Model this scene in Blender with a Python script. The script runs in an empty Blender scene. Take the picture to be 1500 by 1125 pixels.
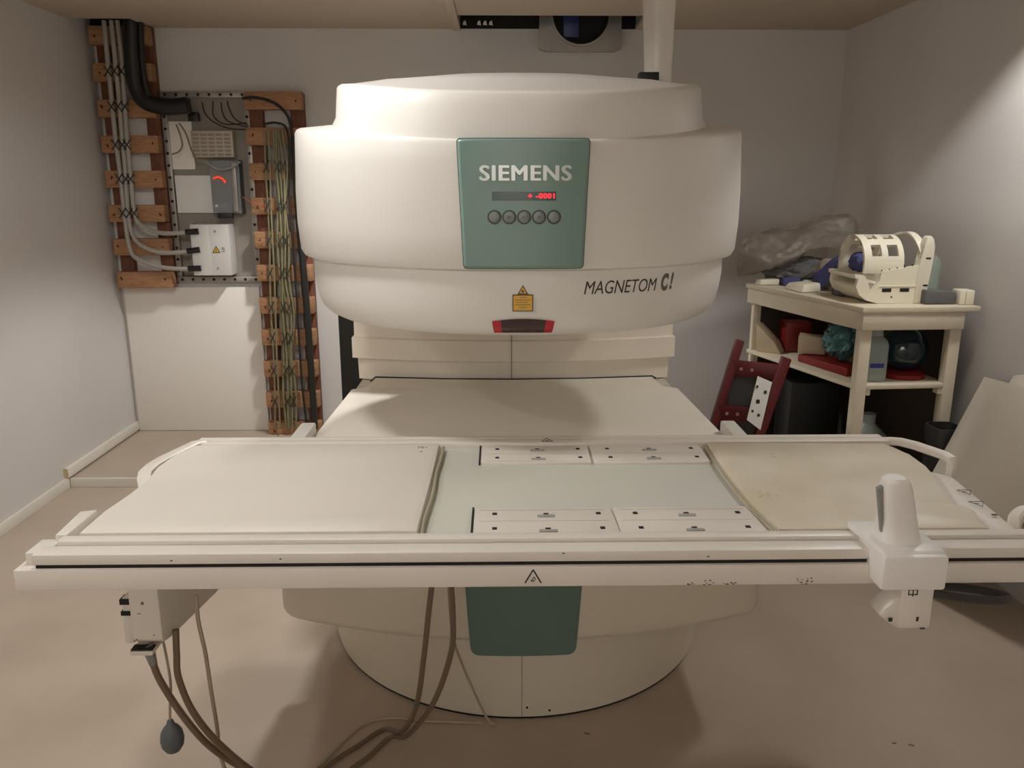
import bpy, bmesh, math, random
from mathutils import Vector, Matrix, noise
random.seed(7)
SC = bpy.context.scene
COL = SC.collection
PI = math.pi

# ------------------------------------------------------------------ camera
FPX = 1200.0
PITCH, YAW = math.radians(13.9), math.radians(1.0)
CAM = Vector((-0.085, 0.0, 1.65))

def ray(x, y):
    a = (x - 750) / FPX
    b = -(y - 562.5) / FPX
    fy = math.cos(PITCH) + b * math.sin(PITCH)
    fz = -math.sin(PITCH) + b * math.cos(PITCH)
    return Vector((a * math.cos(YAW) + fy * math.sin(YAW), -a * math.sin(YAW) + fy * math.cos(YAW), fz))

def aY(x, y, Y):
    r = ray(x, y)
    return CAM + r * ((Y - CAM.y) / r.y)

def aZ(x, y, Z):
    r = ray(x, y)
    return CAM + r * ((Z - CAM.z) / r.z)

cd = bpy.data.cameras.new('camera')
cam = bpy.data.objects.new('camera', cd)
COL.objects.link(cam)
cam.location = CAM
cam.rotation_euler = (PI / 2 - PITCH, 0, -YAW)
cd.sensor_width = 36.0
cd.sensor_fit = 'HORIZONTAL'
cd.lens = FPX / 1500 * 36.0
cd.clip_start = 0.02
SC.camera = cam

# ------------------------------------------------------------------ materials
def lin(c):
    return tuple(((v / 255) / 12.92 if v / 255 <= 0.04045 else ((v / 255 + 0.055) / 1.055) ** 2.4) for v in c)

def mat(name, rgb, rough=0.5, metal=0.0, var=0.06, scale=6.0, bump=0.0, bscale=60.0, spec=0.5, alpha=1.0, trans=0.0, rgb2=None, stretch=None, coat=0.0):
    m = bpy.data.materials.new(name)
    m.use_nodes = True
    nt = m.node_tree
    b = nt.nodes['Principled BSDF']
    c = lin(rgb)
    c2 = lin(rgb2) if rgb2 else tuple(max(0, v * (1 - var)) for v in c)
    tc = nt.nodes.new('ShaderNodeTexCoord')
    mp = nt.nodes.new('ShaderNodeMapping')
    if stretch:
        mp.inputs['Scale'].default_value = stretch
    nt.links.new(tc.outputs['Object'], mp.inputs['Vector'])
    n = nt.nodes.new('ShaderNodeTexNoise')
    n.inputs['Scale'].default_value = scale
    n.inputs['Detail'].default_value = 5
    nt.links.new(mp.outputs['Vector'], n.inputs['Vector'])
    r = nt.nodes.new('ShaderNodeValToRGB')
    r.color_ramp.elements[0].position = 0.35
    r.color_ramp.elements[1].position = 0.65
    r.color_ramp.elements[0].color = (*c2, 1)
    r.color_ramp.elements[1].color = (*c, 1)
    nt.links.new(n.outputs['Fac'], r.inputs['Fac'])
    nt.links.new(r.outputs['Color'], b.inputs['Base Color'])
    b.inputs['Roughness'].default_value = rough
    b.inputs['Metallic'].default_value = metal
    b.inputs['Specular IOR Level'].default_value = spec
    b.inputs['Alpha'].default_value = alpha
    b.inputs['Transmission Weight'].default_value = trans
    b.inputs['Coat Weight'].default_value = coat
    if bump:
        n2 = nt.nodes.new('ShaderNodeTexNoise')
        n2.inputs['Scale'].default_value = bscale
        n2.inputs['Detail'].default_value = 4
        nt.links.new(mp.outputs['Vector'], n2.inputs['Vector'])
        bp = nt.nodes.new('ShaderNodeBump')
        bp.inputs['Strength'].default_value = bump
        bp.inputs['Distance'].default_value = 0.01
        nt.links.new(n2.outputs['Fac'], bp.inputs['Height'])
        nt.links.new(bp.outputs['Normal'], b.inputs['Normal'])
    return m

def emit(name, rgb, s):
    m = bpy.data.materials.new(name)
    m.use_nodes = True
    b = m.node_tree.nodes['Principled BSDF']
    b.inputs['Base Color'].default_value = (*lin(rgb), 1)
    b.inputs['Emission Color'].default_value = (*lin(rgb), 1)
    b.inputs['Emission Strength'].default_value = s
    return m

M = {}
M['wall'] = mat('painted_wall', (208, 203, 198), 0.75, var=0.04, scale=1.5, bump=0.04, bscale=180)
M['panelwhite'] = mat('white_panel', (234, 228, 219), 0.55, var=0.02, scale=2)
M['ceil'] = mat('ceiling_board', (190, 175, 156), 0.85, var=0.05, scale=2)
M['floor'] = mat('vinyl_floor', (188, 171, 153), 0.48, scale=2.2, rgb2=(175, 158, 140), bump=0.03, bscale=90)
M['skirt'] = mat('painted_skirting', (226, 220, 208), 0.5, var=0.03)
M['skirtraw'] = mat('bare_wood_edge', (205, 180, 135), 0.7, var=0.1, scale=30)
M['void'] = mat('dark_cavity', (28, 24, 22), 0.9)
M['bed'] = mat('bed_plate', (246, 237, 222), 0.45, var=0.04, scale=4)
M['cover'] = mat('scanner_cover', (228, 223, 215), 0.38, var=0.02, scale=3)
M['cover2'] = mat('scanner_cover_darker', (218, 207, 188), 0.42, var=0.04, scale=4)  # slightly darker, yellower tone for the lower covers and drum
M['column'] = mat('column_cover', (242, 231, 214), 0.5, var=0.03)
M['seam'] = mat('seam_line', (120, 106, 90), 0.8)
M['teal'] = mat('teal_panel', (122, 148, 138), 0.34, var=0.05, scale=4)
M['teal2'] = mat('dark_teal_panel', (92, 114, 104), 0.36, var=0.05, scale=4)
M['silver'] = mat('silver_letters', (214, 218, 214), 0.32, metal=0.25, var=0.02)
M['display'] = mat('display_window', (56, 72, 66), 0.25, var=0.02)
M['button'] = mat('button_cap', (128, 134, 126), 0.35, var=0.05, scale=20)
M['ring'] = mat('button_ring', (44, 54, 50), 0.4)
M['led'] = emit('red_led', (255, 30, 45), 2.2)
M['print'] = mat('dark_print', (58, 55, 50), 0.5, var=0.02)
M['printgrey'] = mat('grey_print', (104, 102, 92), 0.5, var=0.02)
M['yellow'] = mat('warning_yellow', (226, 172, 52), 0.45, var=0.05, scale=60)
M['black'] = mat('black_plastic', (22, 20, 19), 0.45)
M['redlens'] = mat('dark_red_lens', (52, 10, 10), 0.12, var=0.02, coat=0.4)
M['redbit'] = mat('red_lens_end', (190, 24, 44), 0.2)
M['yoke'] = mat('black_yoke', (24, 21, 18), 0.6)
M['table'] = mat('table_white', (229, 221, 210), 0.4, var=0.03, scale=5)
M['tablebeam'] = mat('table_beam', (230, 221, 211), 0.45, var=0.05, scale=4)
M['greenish'] = mat('pale_green_surface', (210, 207, 198), 0.45, var=0.05, scale=3, rgb2=(207, 209, 192))
M['pad'] = mat('white_vinyl_pad', (232, 224, 212), 0.5, var=0.03, scale=3, bump=0.03, bscale=14)
M['padworn'] = mat('worn_vinyl_pad', (218, 208, 188), 0.5, var=0.12, scale=5, rgb2=(206, 193, 168), bump=0.03, bscale=12)
M['piping'] = mat('pad_piping', (178, 168, 142), 0.6, var=0.1, scale=40)
M['grip'] = mat('grey_grip', (168, 164, 158), 0.5)
M['gap'] = mat('shadow_gap', (30, 27, 24), 0.8)
M['clamp'] = mat('clamp_white', (240, 236, 230), 0.4, var=0.02)
M['grey'] = mat('grey_plastic', (140, 138, 134), 0.45)
M['cablebrown'] = mat('brown_cable', (118, 98, 78), 0.5)
M['cablebeige'] = mat('beige_cable', (176, 160, 138), 0.5)
M['cableblack'] = mat('black_cable', (30, 26, 22), 0.55)
M['cabledark'] = mat('dark_grey_cable', (58, 55, 53), 0.4)
M['cablegreygreen'] = mat('grey_green_cable', (128, 122, 90), 0.55, var=0.12, scale=20)
M['cablegrey'] = mat('grey_conduit', (164, 158, 148), 0.5, var=0.05)
M['darkboard'] = mat('darkening_board_brown', (62, 50, 42), 0.8, var=0.1, scale=12)  # dark colour stands in for the shade under the shelf table
M['bulb'] = mat('rubber_bulb', (92, 96, 100), 0.55)
M['wood'] = mat('raw_batten_wood', (174, 130, 93), 0.75, var=0.15, scale=8, stretch=(2, 1, 14), rgb2=(148, 106, 74), bump=0.08)
M['wooddark'] = mat('reddish_post_wood', (128, 82, 60), 0.8, var=0.2, scale=8, stretch=(12, 1, 1.5), rgb2=(104, 64, 48), bump=0.08)
M['galv'] = mat('galvanised_steel', (168, 162, 154), 0.4, metal=0.6, var=0.2, scale=10)
M['backplate'] = mat('grey_back_plate', (146, 138, 128), 0.6, var=0.08)
M['filter'] = mat('filter_box_grey', (206, 202, 196), 0.4, var=0.03)
M['paper'] = mat('white_sheet', (230, 228, 222), 0.6, var=0.02)
M['dkbox'] = mat('dark_enclosure', (74, 72, 70), 0.35, var=0.15, scale=15)
M['clearlid'] = mat('clear_lid', (200, 205, 205), 0.08, alpha=0.22)
M['redwire'] = emit('red_lamp', (240, 70, 40), 0.7)
M['grid'] = mat('cream_grid', (190, 176, 156), 0.6)
M['duct'] = mat('white_duct', (222, 214, 202), 0.5)
M['shelf'] = mat('cream_shelf_paint', (214, 202, 178), 0.55, var=0.06, scale=10)
M['coilwhite'] = mat('cream_coil_plastic', (236, 228, 206), 0.4, var=0.03)
M['bluefoam'] = mat('blue_strap', (78, 82, 132), 0.75, var=0.2, scale=12, bump=0.2, bscale=40)
M['plastic'] = mat('cloudy_plastic_sheet', (174, 163, 149), 0.42, var=0.14, scale=10, spec=0.6)
M['foamgrey'] = mat('grey_foam', (104, 102, 102), 0.9, var=0.1, scale=60, bump=0.2, bscale=200)
M['clear'] = mat('clear_green_plastic', (176, 196, 180), 0.2, alpha=0.45)
M['jug'] = mat('cloudy_jug', (150, 160, 154), 0.35, var=0.05)
M['jugcap'] = mat('jug_cap', (168, 168, 160), 0.45)
M['bluelabel'] = mat('blue_print', (50, 60, 150), 0.5)
M['teal3'] = mat('teal_bag', (84, 128, 130), 0.3, var=0.25, scale=14, bump=0.3, bscale=18)
M['dkteal'] = mat('dark_blue_liquid', (22, 46, 56), 0.15, var=0.3, scale=8, coat=0.5)
M['redtray'] = mat('red_plastic', (128, 26, 25), 0.45, var=0.1)
M['card'] = mat('beige_carton', (198, 180, 150), 0.7, var=0.06)
M['redpaint'] = mat('red_painted_steel', (100, 22, 28), 0.45, var=0.15, scale=12)
M['rivet'] = mat('rivet', (200, 150, 150), 0.35, metal=0.5)
M['pc'] = mat('black_case', (18, 16, 16), 0.5)
M['bucket'] = mat('dark_bucket', (46, 44, 44), 0.5)
M['board'] = mat('leaning_board', (196, 186, 170), 0.65, var=0.06, scale=3)
M['bluefilm'] = mat('blue_film', (48, 58, 110), 0.4)

# ------------------------------------------------------------------ mesh builder
class MB:
    def __init__(self):
        self.bm = bmesh.new()
        self.mi = 0
    def _tag(self, faces, smooth=False):
        for f in faces:
            f.material_index = self.mi
            f.smooth = smooth
    def box(self, x0, x1, y0, y1, z0, z1, bev=0.0, seg=2, rot=None, pivot=None):
        bm = self.bm
        vs = [bm.verts.new((x, y, z)) for x in (x0, x1) for y in (y0, y1) for z in (z0, z1)]
        fs = []
        for q in ((0, 1, 3, 2), (4, 6, 7, 5), (0, 4, 5, 1), (2, 3, 7, 6), (0, 2, 6, 4), (1, 5, 7, 3)):
            fs.append(bm.faces.new([vs[i] for i in q]))
        if rot is not None:
            p = Vector(pivot) if pivot is not None else Vector(((x0 + x1) / 2, (y0 + y1) / 2, (z0 + z1) / 2))
            for v in vs:
                v.co = p + rot @ (v.co - p)
        self._tag(fs)
        if bev > 0:
            ed = list({e for f in fs for e in f.edges})
            r = bmesh.ops.bevel(bm, geom=ed, offset=bev, segments=seg, affect='EDGES', profile=0.5, clamp_overlap=True)
            self._tag(r['faces'])
        return self
    def hexa(self, bot, top, bev=0.0):
        """eight corners: four below, four above, in matching order"""
        bm = self.bm
        b = [bm.verts.new(p) for p in bot]
        t = [bm.verts.new(p) for p in top]
        n = len(b)
        fs = [bm.faces.new(list(reversed(b))), bm.faces.new(t)]
        for i in range(n):
            j = (i + 1) % n
            fs.append(bm.faces.new((b[i], b[j], t[j], t[i])))
        self._tag(fs)
        if bev > 0:
            ed = list({e for f in fs for e in f.edges})
            r = bmesh.ops.bevel(bm, geom=ed, offset=bev, segments=2, affect='EDGES', profile=0.5, clamp_overlap=True)
            self._tag(r['faces'])
        return self
    def prism(self, poly, d, bev=0.0):
        """poly: list of 3-D points; extruded along vector d"""
        d = Vector(d)
        return self.hexa([Vector(p) for p in poly], [Vector(p) + d for p in poly], bev)
    def rings(self, rings, cap0=True, cap1=True, closed=True, smooth=True):
        bm = self.bm
        rows = [[bm.verts.new(p) for p in r] for r in rings]
        fs = []
        for a, b in zip(rows[:-1], rows[1:]):
            n = len(a)
            for i in range(n if closed else n - 1):
                j = (i + 1) % n
                fs.append(bm.faces.new((a[i], a[j], b[j], b[i])))
        self._tag(fs, smooth)
        caps = []
        if cap0:
            caps.append(bm.faces.new(list(reversed(rows[0]))))
        if cap1:
            caps.append(bm.faces.new(rows[-1]))
        self._tag(caps, False)
        return self
    def tube(self, pts, r, seg=8, caps=True):
        pts = [Vector(p) for p in pts]
        rr = r if isinstance(r, (list, tuple)) else [r] * len(pts)
        tang = []
        for i in range(len(pts)):
            t = pts[min(i + 1, len(pts) - 1)] - pts[max(i - 1, 0)]
            tang.append(t.normalized())
        up = Vector((0, 0, 1)) if abs(tang[0].z) < 0.9 else Vector((1, 0, 0))
        n = tang[0].cross(up).normalized()
        rg = []
        for p, t, q in zip(pts, tang, rr):
            n = (n - t * n.dot(t)).normalized()
            b = t.cross(n)
            rg.append([p + (n * math.cos(2 * PI * k / seg) + b * math.sin(2 * PI * k / seg)) * q for k in range(seg)])
        return self.rings(rg, caps, caps)
    def cyl(self, p0, p1, r, seg=20, r1=None, bev=0.0):
        p0, p1 = Vector(p0), Vector(p1)
        r1 = r if r1 is None else r1
        t = (p1 - p0)
        L = t.length
        t.normalize()
        up = Vector((0, 0, 1)) if abs(t.z) < 0.9 else Vector((1, 0, 0))
        n = t.cross(up).normalized()
        b = t.cross(n)
        prof = [(0, r), (L, r1)]
        if bev > 0:
            prof = [(0, r - bev), (bev * 0.3, r - bev * 0.3), (bev, r), (L - bev, r1), (L - bev * 0.3, r1 - bev * 0.3), (L, r1 - bev)]
        rg = [[p0 + t * h + (n * math.cos(2 * PI * k / seg) + b * math.sin(2 * PI * k / seg)) * q for k in range(seg)] for h, q in prof]
        return self.rings(rg)
    def lathe(self, c, prof, seg=28):
        c = Vector(c)
        rg = [[c + Vector((q * math.cos(2 * PI * k / seg), q * math.sin(2 * PI * k / seg), z)) for k in range(seg)] for q, z in prof]
        return self.rings(rg)
    def add_mesh(self, me):
        n0 = len(self.bm.faces)
        self.bm.from_mesh(me)
        self.bm.faces.ensure_lookup_table()
        for f in self.bm.faces[n0:]:
            f.material_index = self.mi
        return self
    def build(self, name, mats, parent=None, label=None, cat=None, group=None, kind=None, sharp=35):
        bm = self.bm
        bmesh.ops.recalc_face_normals(bm, faces=bm.faces)
        me = bpy.data.meshes.new(name)
        o = bpy.data.objects.new(name, me)
        COL.objects.link(o)
        if parent is not None:
            off = WL[parent.name]
            o.parent = parent
            WL[o.name] = off
        else:
            xs = [v.co for v in bm.verts]
            lo = Vector((min(v.x for v in xs), min(v.y for v in xs), min(v.z for v in xs)))
            hi = Vector((max(v.x for v in xs), max(v.y for v in xs), max(v.z for v in xs)))
            off = Vector(((lo.x + hi.x) / 2, (lo.y + hi.y) / 2, lo.z))
            o.location = off
            WL[o.name] = off
        for v in bm.verts:
            v.co -= off
        for f in bm.faces:
            f.smooth = True
        bm.to_mesh(me)
        bm.free()
        me.set_sharp_from_angle(angle=math.radians(sharp))
        if not isinstance(mats, (list, tuple)):
            mats = [mats]
        for m in mats:
            me.materials.append(M[m] if isinstance(m, str) else m)
        tag(o, label, cat, group, kind)
        return o

WL = {}
def tag(o, label=None, cat=None, group=None, kind=None):
    if label: o['label'] = label
    if cat: o['category'] = cat
    if group: o['group'] = group
    if kind: o['kind'] = kind
    return o

def thing(name, loc, label, cat, group=None):
    o = bpy.data.objects.new(name, None)
    COL.objects.link(o)
    o.empty_display_size = 0.1
    o.location = loc
    WL[o.name] = Vector(loc)
    return tag(o, label, cat, group)

def struct(name, mb, m):
    return mb.build(name, m, kind='structure')

def spline(ctrl, n=8):
    """Catmull-Rom through control points"""
    P = [Vector(p) for p in ctrl]
    P = [P[0] * 2 - P[1]] + P + [P[-1] * 2 - P[-2]]
    out = []
    for i in range(1, len(P) - 2):
        a, b, c, d = P[i - 1], P[i], P[i + 1], P[i + 2]
        for k in range(n):
            t = k / n
            out.append(0.5 * ((2 * b) + (c - a) * t + (2 * a - 5 * b + 4 * c - d) * t * t + (3 * b - a - 3 * c + d) * t ** 3))
    out.append(P[-2])
    return out

def text_mesh(body, size, extrude=0.001, offset=0.0, shear=0.0, spacing=1.0, align='CENTER', sx=1.0):
    cu = bpy.data.curves.new('lettering', 'FONT')
    cu.body = body
    cu.size = size
    cu.extrude = extrude
    cu.offset = offset
    cu.shear = shear
    cu.space_character = spacing
    cu.align_x = align
    cu.align_y = 'CENTER'
    cu.resolution_u = 4
    ob = bpy.data.objects.new('lettering_tmp', cu)
    COL.objects.link(ob)
    bpy.context.view_layer.update()
    dg = bpy.context.evaluated_depsgraph_get()
    me = bpy.data.meshes.new_from_object(ob.evaluated_get(dg))
    bpy.data.objects.remove(ob)
    bpy.data.curves.remove(cu)
    for v in me.vertices:
        v.co.x *= sx
    return me

# ------------------------------------------------------------------ the room
XL, XR, YB, YF, ZC = -2.475, 2.02, 5.24, -1.5, 2.53
struct('floor', MB().box(XL - .1, XR + .1, YF - .1, YB + .1, -0.1, 0.0), 'floor')
struct('floor_raised', MB().box(XL, 0.95, 4.335, YB, 0.0, 0.05), 'floor')
struct('trim_1', MB().box(XL + .016, 0.95, 4.318, 4.335, 0.0, 0.052, .003), 'skirt')
struct('wall_left', MB().box(XL - .1, XL, YF - .1, YB + .1, 0, 3.0), 'wall')
struct('wall_right', MB().box(XR, XR + .1, YF - .1, YB + .1, 0, 3.0), 'wall')
struct('wall_back', MB().box(XL, XR, YB, YB + .1, 0, 3.0), 'wall')
struct('wall_front', MB().box(XL, XR, YF - .1, YF, 0, 3.0), 'wall')
c = MB()
c.box(XL, XR, YF, 4.83, ZC, ZC + .02)
c.box(XL, -2.13, 4.83, 4.96, ZC, ZC + .02)
c.box(-2.13, -0.30, 4.83, YB, ZC, ZC + .02)
c.box(0.74, XR, 4.83, YB, ZC, ZC + .02)
struct('ceiling', c, 'ceil')
struct('ceiling_void', MB().box(XL, XR, 4.2, YB, 2.94, 2.98), 'void')
struct('trim_2', MB().box(-0.345, -0.30, 4.40, YB, ZC - .012, ZC - .001, .002), 'ceil')
b = MB(); b.box(XL, XL + .016, YF, 4.318, 0.0, 0.06, .003)
struct('baseboard_left', b, 'skirt')
b = MB(); b.box(XL, XL + .022, 4.30, YB, 0.06, 0.115, .002)
b.mi = 1; b.box(XL, XL + .0225, 4.296, 4.301, 0.06, 0.116)
struct('baseboard_left_far', b, ['skirt', 'skirtraw'])
c = MB(); c.box(XL, -2.13, YB - .012, YB - .001, ZC, 2.94); c.box(-.3, .74, YB - .012, YB - .001, ZC, 2.94)
struct('wall_void', c, 'void')

# ------------------------------------------------------------------ MRI scanner
CX, CY = -0.015, 2.95
sc = thing('mri_scanner', (CX, CY, 0), 'large white open magnet scanner with teal control panel in the middle of the room', 'mri scanner')

def sup(a, b, n, t):
    ct, st = math.cos(t), math.sin(t)
    return (a * math.copysign(abs(ct) ** (2 / n), ct), b * math.copysign(abs(st) ** (2 / n), st))

def revolve(mb, prof, n=2.2, seg=160, cx=CX, cy=CY):
    """prof: list of (a, b, z or z(front))  front = 1 facing the camera, 0 at the sides and back"""
    rg = []
    for a, b, z in prof:
        r = []
        for k in range(seg):
            t = 2 * PI * k / seg
            x, y = sup(a, b, n, t)
            f = max(0.0, -math.sin(t))
            zz = z(f) if callable(z) else z
            r.append(Vector((cx + x, cy + y, zz)))
        rg.append(r)
    mb.rings(rg)
    return mb

bt = lambda dz=0.0: (lambda f: 1.822 - 0.066 * (f ** 1.6) + dz)
NB = 2.2
BA, BB = 0.740, 0.757
mb = MB()
revolve(mb, [(.66, .68, 1.413), (BA - .03, BB - .024, 1.414), (BA - .012, BB - .010, 1.421), (BA - .003, BB - .002, 1.437),
             (BA + .004, BB, 1.52), (BA + .004, BB, 1.62), (BA, BB - .002, 1.70), (BA - .004, BB - .004, bt(-.016)), (BA - .010, BB - .008, bt(-.006)),
             (BA - .022, BB - .018, bt(0)), (.60, .70, bt(.012)), (.4, .4, bt(.01))], n=NB)
mb.build('upper_cover', 'cover', sc)
dz = lambda d=0.0: (lambda f: 1.949 - 0.074 * (f ** 1.5) + d)
mb = MB()
revolve(mb, [(.609, .738, bt(-.02)), (.606, .738, bt(.002)), (.592, .732, 1.84), (.584, .727, dz(-.009)), (.579, .723, dz(-.002)), (.570, .715, dz(.003)),
             (.535, .65, dz(.008)), (.46, .53, lambda f: 1.963 - .034 * f ** 1.5), (.32, .35, lambda f: 1.973 - .008 * f), (.15, .15, 1.976), (.02, .02, 1.976)], n=2.5)
mb.build('top_cover', 'cover', sc)
LA, LB = 0.698, 0.738
LIP = [(.54, .56, 1.214), (.60, .615, 1.218), (.638, .668, 1.228), (.660, .700, 1.241), (.675, .717, 1.258), (.685, .727, 1.280), (.692, .733, 1.315), (LA, LB, 1.36), (LA, LB, 1.415)]
mb = MB()
revolve(mb, [(.3, .3, 1.212)] + LIP, n=NB)
mb.build('lower_lip', 'cover', sc)

def arc_table(a, b, n, N=400):
    """front arc length from the middle -> (x, y) on the plan curve, y negative = towards the viewer"""
    T = [(0.0, 0.0, -b)]
    px, py, s = 0.0, -b, 0.0
    for k in range(1, N):
        t = -PI / 2 + (PI / 2) * 0.97 * k / N
        x, y = sup(a, b, n, t)
        s += math.hypot(x - px, y - py)
        T.append((s, x, y))
        px, py = x, y
    return T

def on_arc(T, s):
    sg = -1 if s < 0 else 1
    s = abs(s)
    for i in range(1, len(T)):
        if T[i][0] >= s:
            a, b = T[i - 1], T[i]
            u = (s - a[0]) / max(1e-9, b[0] - a[0])
            x = a[1] + (b[1] - a[1]) * u
            y = a[2] + (b[2] - a[2]) * u
            tx, ty = b[1] - a[1], b[2] - a[2]
            L = math.hypot(tx, ty)
            nx, ny = ty / L, -tx / L
            return sg * x, y, sg * nx, ny
    return sg * T[-1][1], T[-1][2], sg, 0

TB = arc_table(BA + .004, BB, NB)
TLp = arc_table(LA, LB, NB)

def wrap(T, s, z, out, cx=CX, cy=CY):
    x, y, nx, ny = on_arc(T, s)
    return Vector((cx + x + nx * out, cy + y + ny * out, z))

def rounded_poly(pts, r, n=5):
    out = []
    L = len(pts)
    for i in range(L):
        p0, p1, p2 = Vector(pts[i - 1]), Vector(pts[i]), Vector(pts[(i + 1) % L])
        a = (p0 - p1).normalized() * r
        b = (p2 - p1).normalized() * r
        for k in range(n + 1):
            t = k / n
            out.append((p1 + a * (1 - t) ** 2 + b * t ** 2))
    return out

def lip_in(z):
    for (a0, b0, z0), (a1, b1, z1) in zip(LIP[:-1], LIP[1:]):
        if z0 <= z <= z1:
            return LB - (b0 + (b1 - b0) * (z - z0) / (z1 - z0))
    return 0.0

def patch(mb, T, poly, o0, o1, cx=CX, cy=CY, grid=24, edge=0.0):
    """a curved plate: polygon in (s, z) strips wrapped on the plan curve from offset o0 to o1"""
    zs = [p[1] for p in poly]
    z0, z1 = min(zs), max(zs)
    def span(z):
        xs = []
        for i in range(len(poly)):
            a, b = poly[i - 1], poly[i]
            if (a[1] - z) * (b[1] - z) <= 0 and abs(a[1] - b[1]) > 1e-9:
                xs.append(a[0] + (b[0] - a[0]) * (z - a[1]) / (b[1] - a[1]))
        return (min(xs), max(xs)) if xs else (0, 0)
    lv = sorted(set([z0 + 1e-5, z1 - 1e-5] + [z for z in zs if z0 + 1e-4 < z < z1 - 1e-4] + [z0 + (z1 - z0) * k / 10 for k in range(1, 10)]))
    fr = []
    bk = []
    if edge:
        lv = sorted(set(lv + [z0 + edge, z1 - edge]))
    for z in lv:
        a, b = span(z)
        e = max(0.0, 1 - min(z - z0, z1 - z) / edge) ** 2 * edge if edge else 0.0
        row = []
        for k in range(grid + 1):
            s = a + (b - a) * k / grid
            if edge and k in (1, grid - 1):
                s = a + edge if k == 1 else b - edge
            row.append(wrap(T, s, z, o1 - (edge * .8 if edge and k in (0, grid) else e), cx, cy))
        fr.append(row)
        bk.append([wrap(T, a + (b - a) * k / grid, z, o0, cx, cy) for k in range(grid + 1)])
    rg = [f + list(reversed(k)) for f, k in zip(fr, bk)]
    mb.rings(rg)
    return mb

# control panel
cp_poly = rounded_poly([(-.174, 1.757), (.170, 1.757), (.158, 1.424), (-.160, 1.424)], .012)
cp_poly = [tuple(p) for p in cp_poly]
mb = MB(); patch(mb, TB, [(p[0] * 1.012, 1.59 + (p[1] - 1.59) * 1.008) for p in cp_poly], -.02, .0035)
dk = mb.build('panel_surround', 'gap', sc, 'dark reveal around the teal panel')
mb = MB(); patch(mb, TB, cp_poly, -.02, .012, edge=.008)
cp = mb.build('control_panel', 'teal', sc, 'teal control panel')
mb = MB(); me = text_mesh('SIEMENS', 0.0545, .002, 0.0, spacing=1.10)
xs = [v.co.x for v in me.vertices]; k = 0.236 / (max(xs) - min(xs))
ys = [v.co.y for v in me.vertices]; ky = 0.039 / (max(ys) - min(ys))
for dx, dy in ((-.0020, 0), (-.0013, .0006), (-.0006, -.0006), (0, .0008), (.0006, -.0006), (.0013, .0006), (.0020, 0)):
    m2 = me.copy()
    for v in m2.vertices:
        v.co = wrap(TB, v.co.x * k * .985 + .003 + dx, 1.6685 + v.co.y * ky * .97 + dy, .0135 + v.co.z)
    mb.add_mesh(m2)
mb.build('logo_lettering', 'silver', cp, 'silver raised lettering')
mb = MB(); patch(mb, TB, [(-.083, 1.601), (.082, 1.601), (.082, 1.624), (-.083, 1.624)], .006, .0126)
ds = mb.build('display', 'display', cp, 'dark display strip with red readout')
mb = MB(); me = text_mesh('+ -0001', 0.0175, .0003, .0004, spacing=1.12)
xs = [v.co.x for v in me.vertices]; k = 0.068 / (max(xs) - min(xs)); x0 = min(xs)
for v in me.vertices:
    v.co = wrap(TB, (v.co.x - x0) * k + .010, 1.6125 + v.co.y, .0131 + v.co.z)
mb.add_mesh(me); mb.build('readout', 'led', cp, 'glowing red digits')
for i in range(5):
    s = -.077 + i * .0385
    p0, p1 = wrap(TB, s, 1.559, .006), wrap(TB, s, 1.559, .0150)
    mb = MB(); mb.cyl(p0, wrap(TB, s, 1.559, .0135), .0185, 28)
    mb.mi = 1; mb.cyl(p0, wrap(TB, s, 1.559, .0172), .0145, 28, bev=.003)
    bo = mb.build('button', ['ring', 'button'], cp)
    if 0 < i < 4:
        q = MB(); me = text_mesh(['AII', 'D-', '01'][i - 1], .010, .0002)
        for v in me.vertices:
            v.co = wrap(TB, s + v.co.x, 1.559 + v.co.y, .0176 + v.co.z)
        q.add_mesh(me); q.build('button_symbol', 'print', bo)
# model lettering on the lip
def lip_text(body, s0, s1, zc, h, m, name, label, off=0.0, shear=.25, sx=1.0):
    q = MB(); me = text_mesh(body, .06, .0003, off, shear=shear, spacing=1.0)
    xs = [v.co.x for v in me.vertices]; ys = [v.co.y for v in me.vertices]
    for v in me.vertices:
        u = (v.co.x - min(xs)) / (max(xs) - min(xs)); w = (v.co.y - min(ys)) / (max(ys) - min(ys))
        v.co = wrap(TLp, s0 + (s1 - s0) * u, zc + h * (w - .5), .0006 + v.co.z)
    q.add_mesh(me); q.build(name, m, sc, label)
TOPZ = 1.355
lip_text('MAGNETOM', .166, .396, 1.368, .036, 'print', 'model_lettering', 'thin dark slanted lettering')
lip_text('C', .412, .442, 1.372, .050, 'printgrey', 'model_lettering', 'bold grey letter', off=.0035)
lip_text('!', .446, .462, 1.374, .048, 'printgrey', 'model_lettering', 'bold grey exclamation mark', off=.002, shear=.3)
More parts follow.
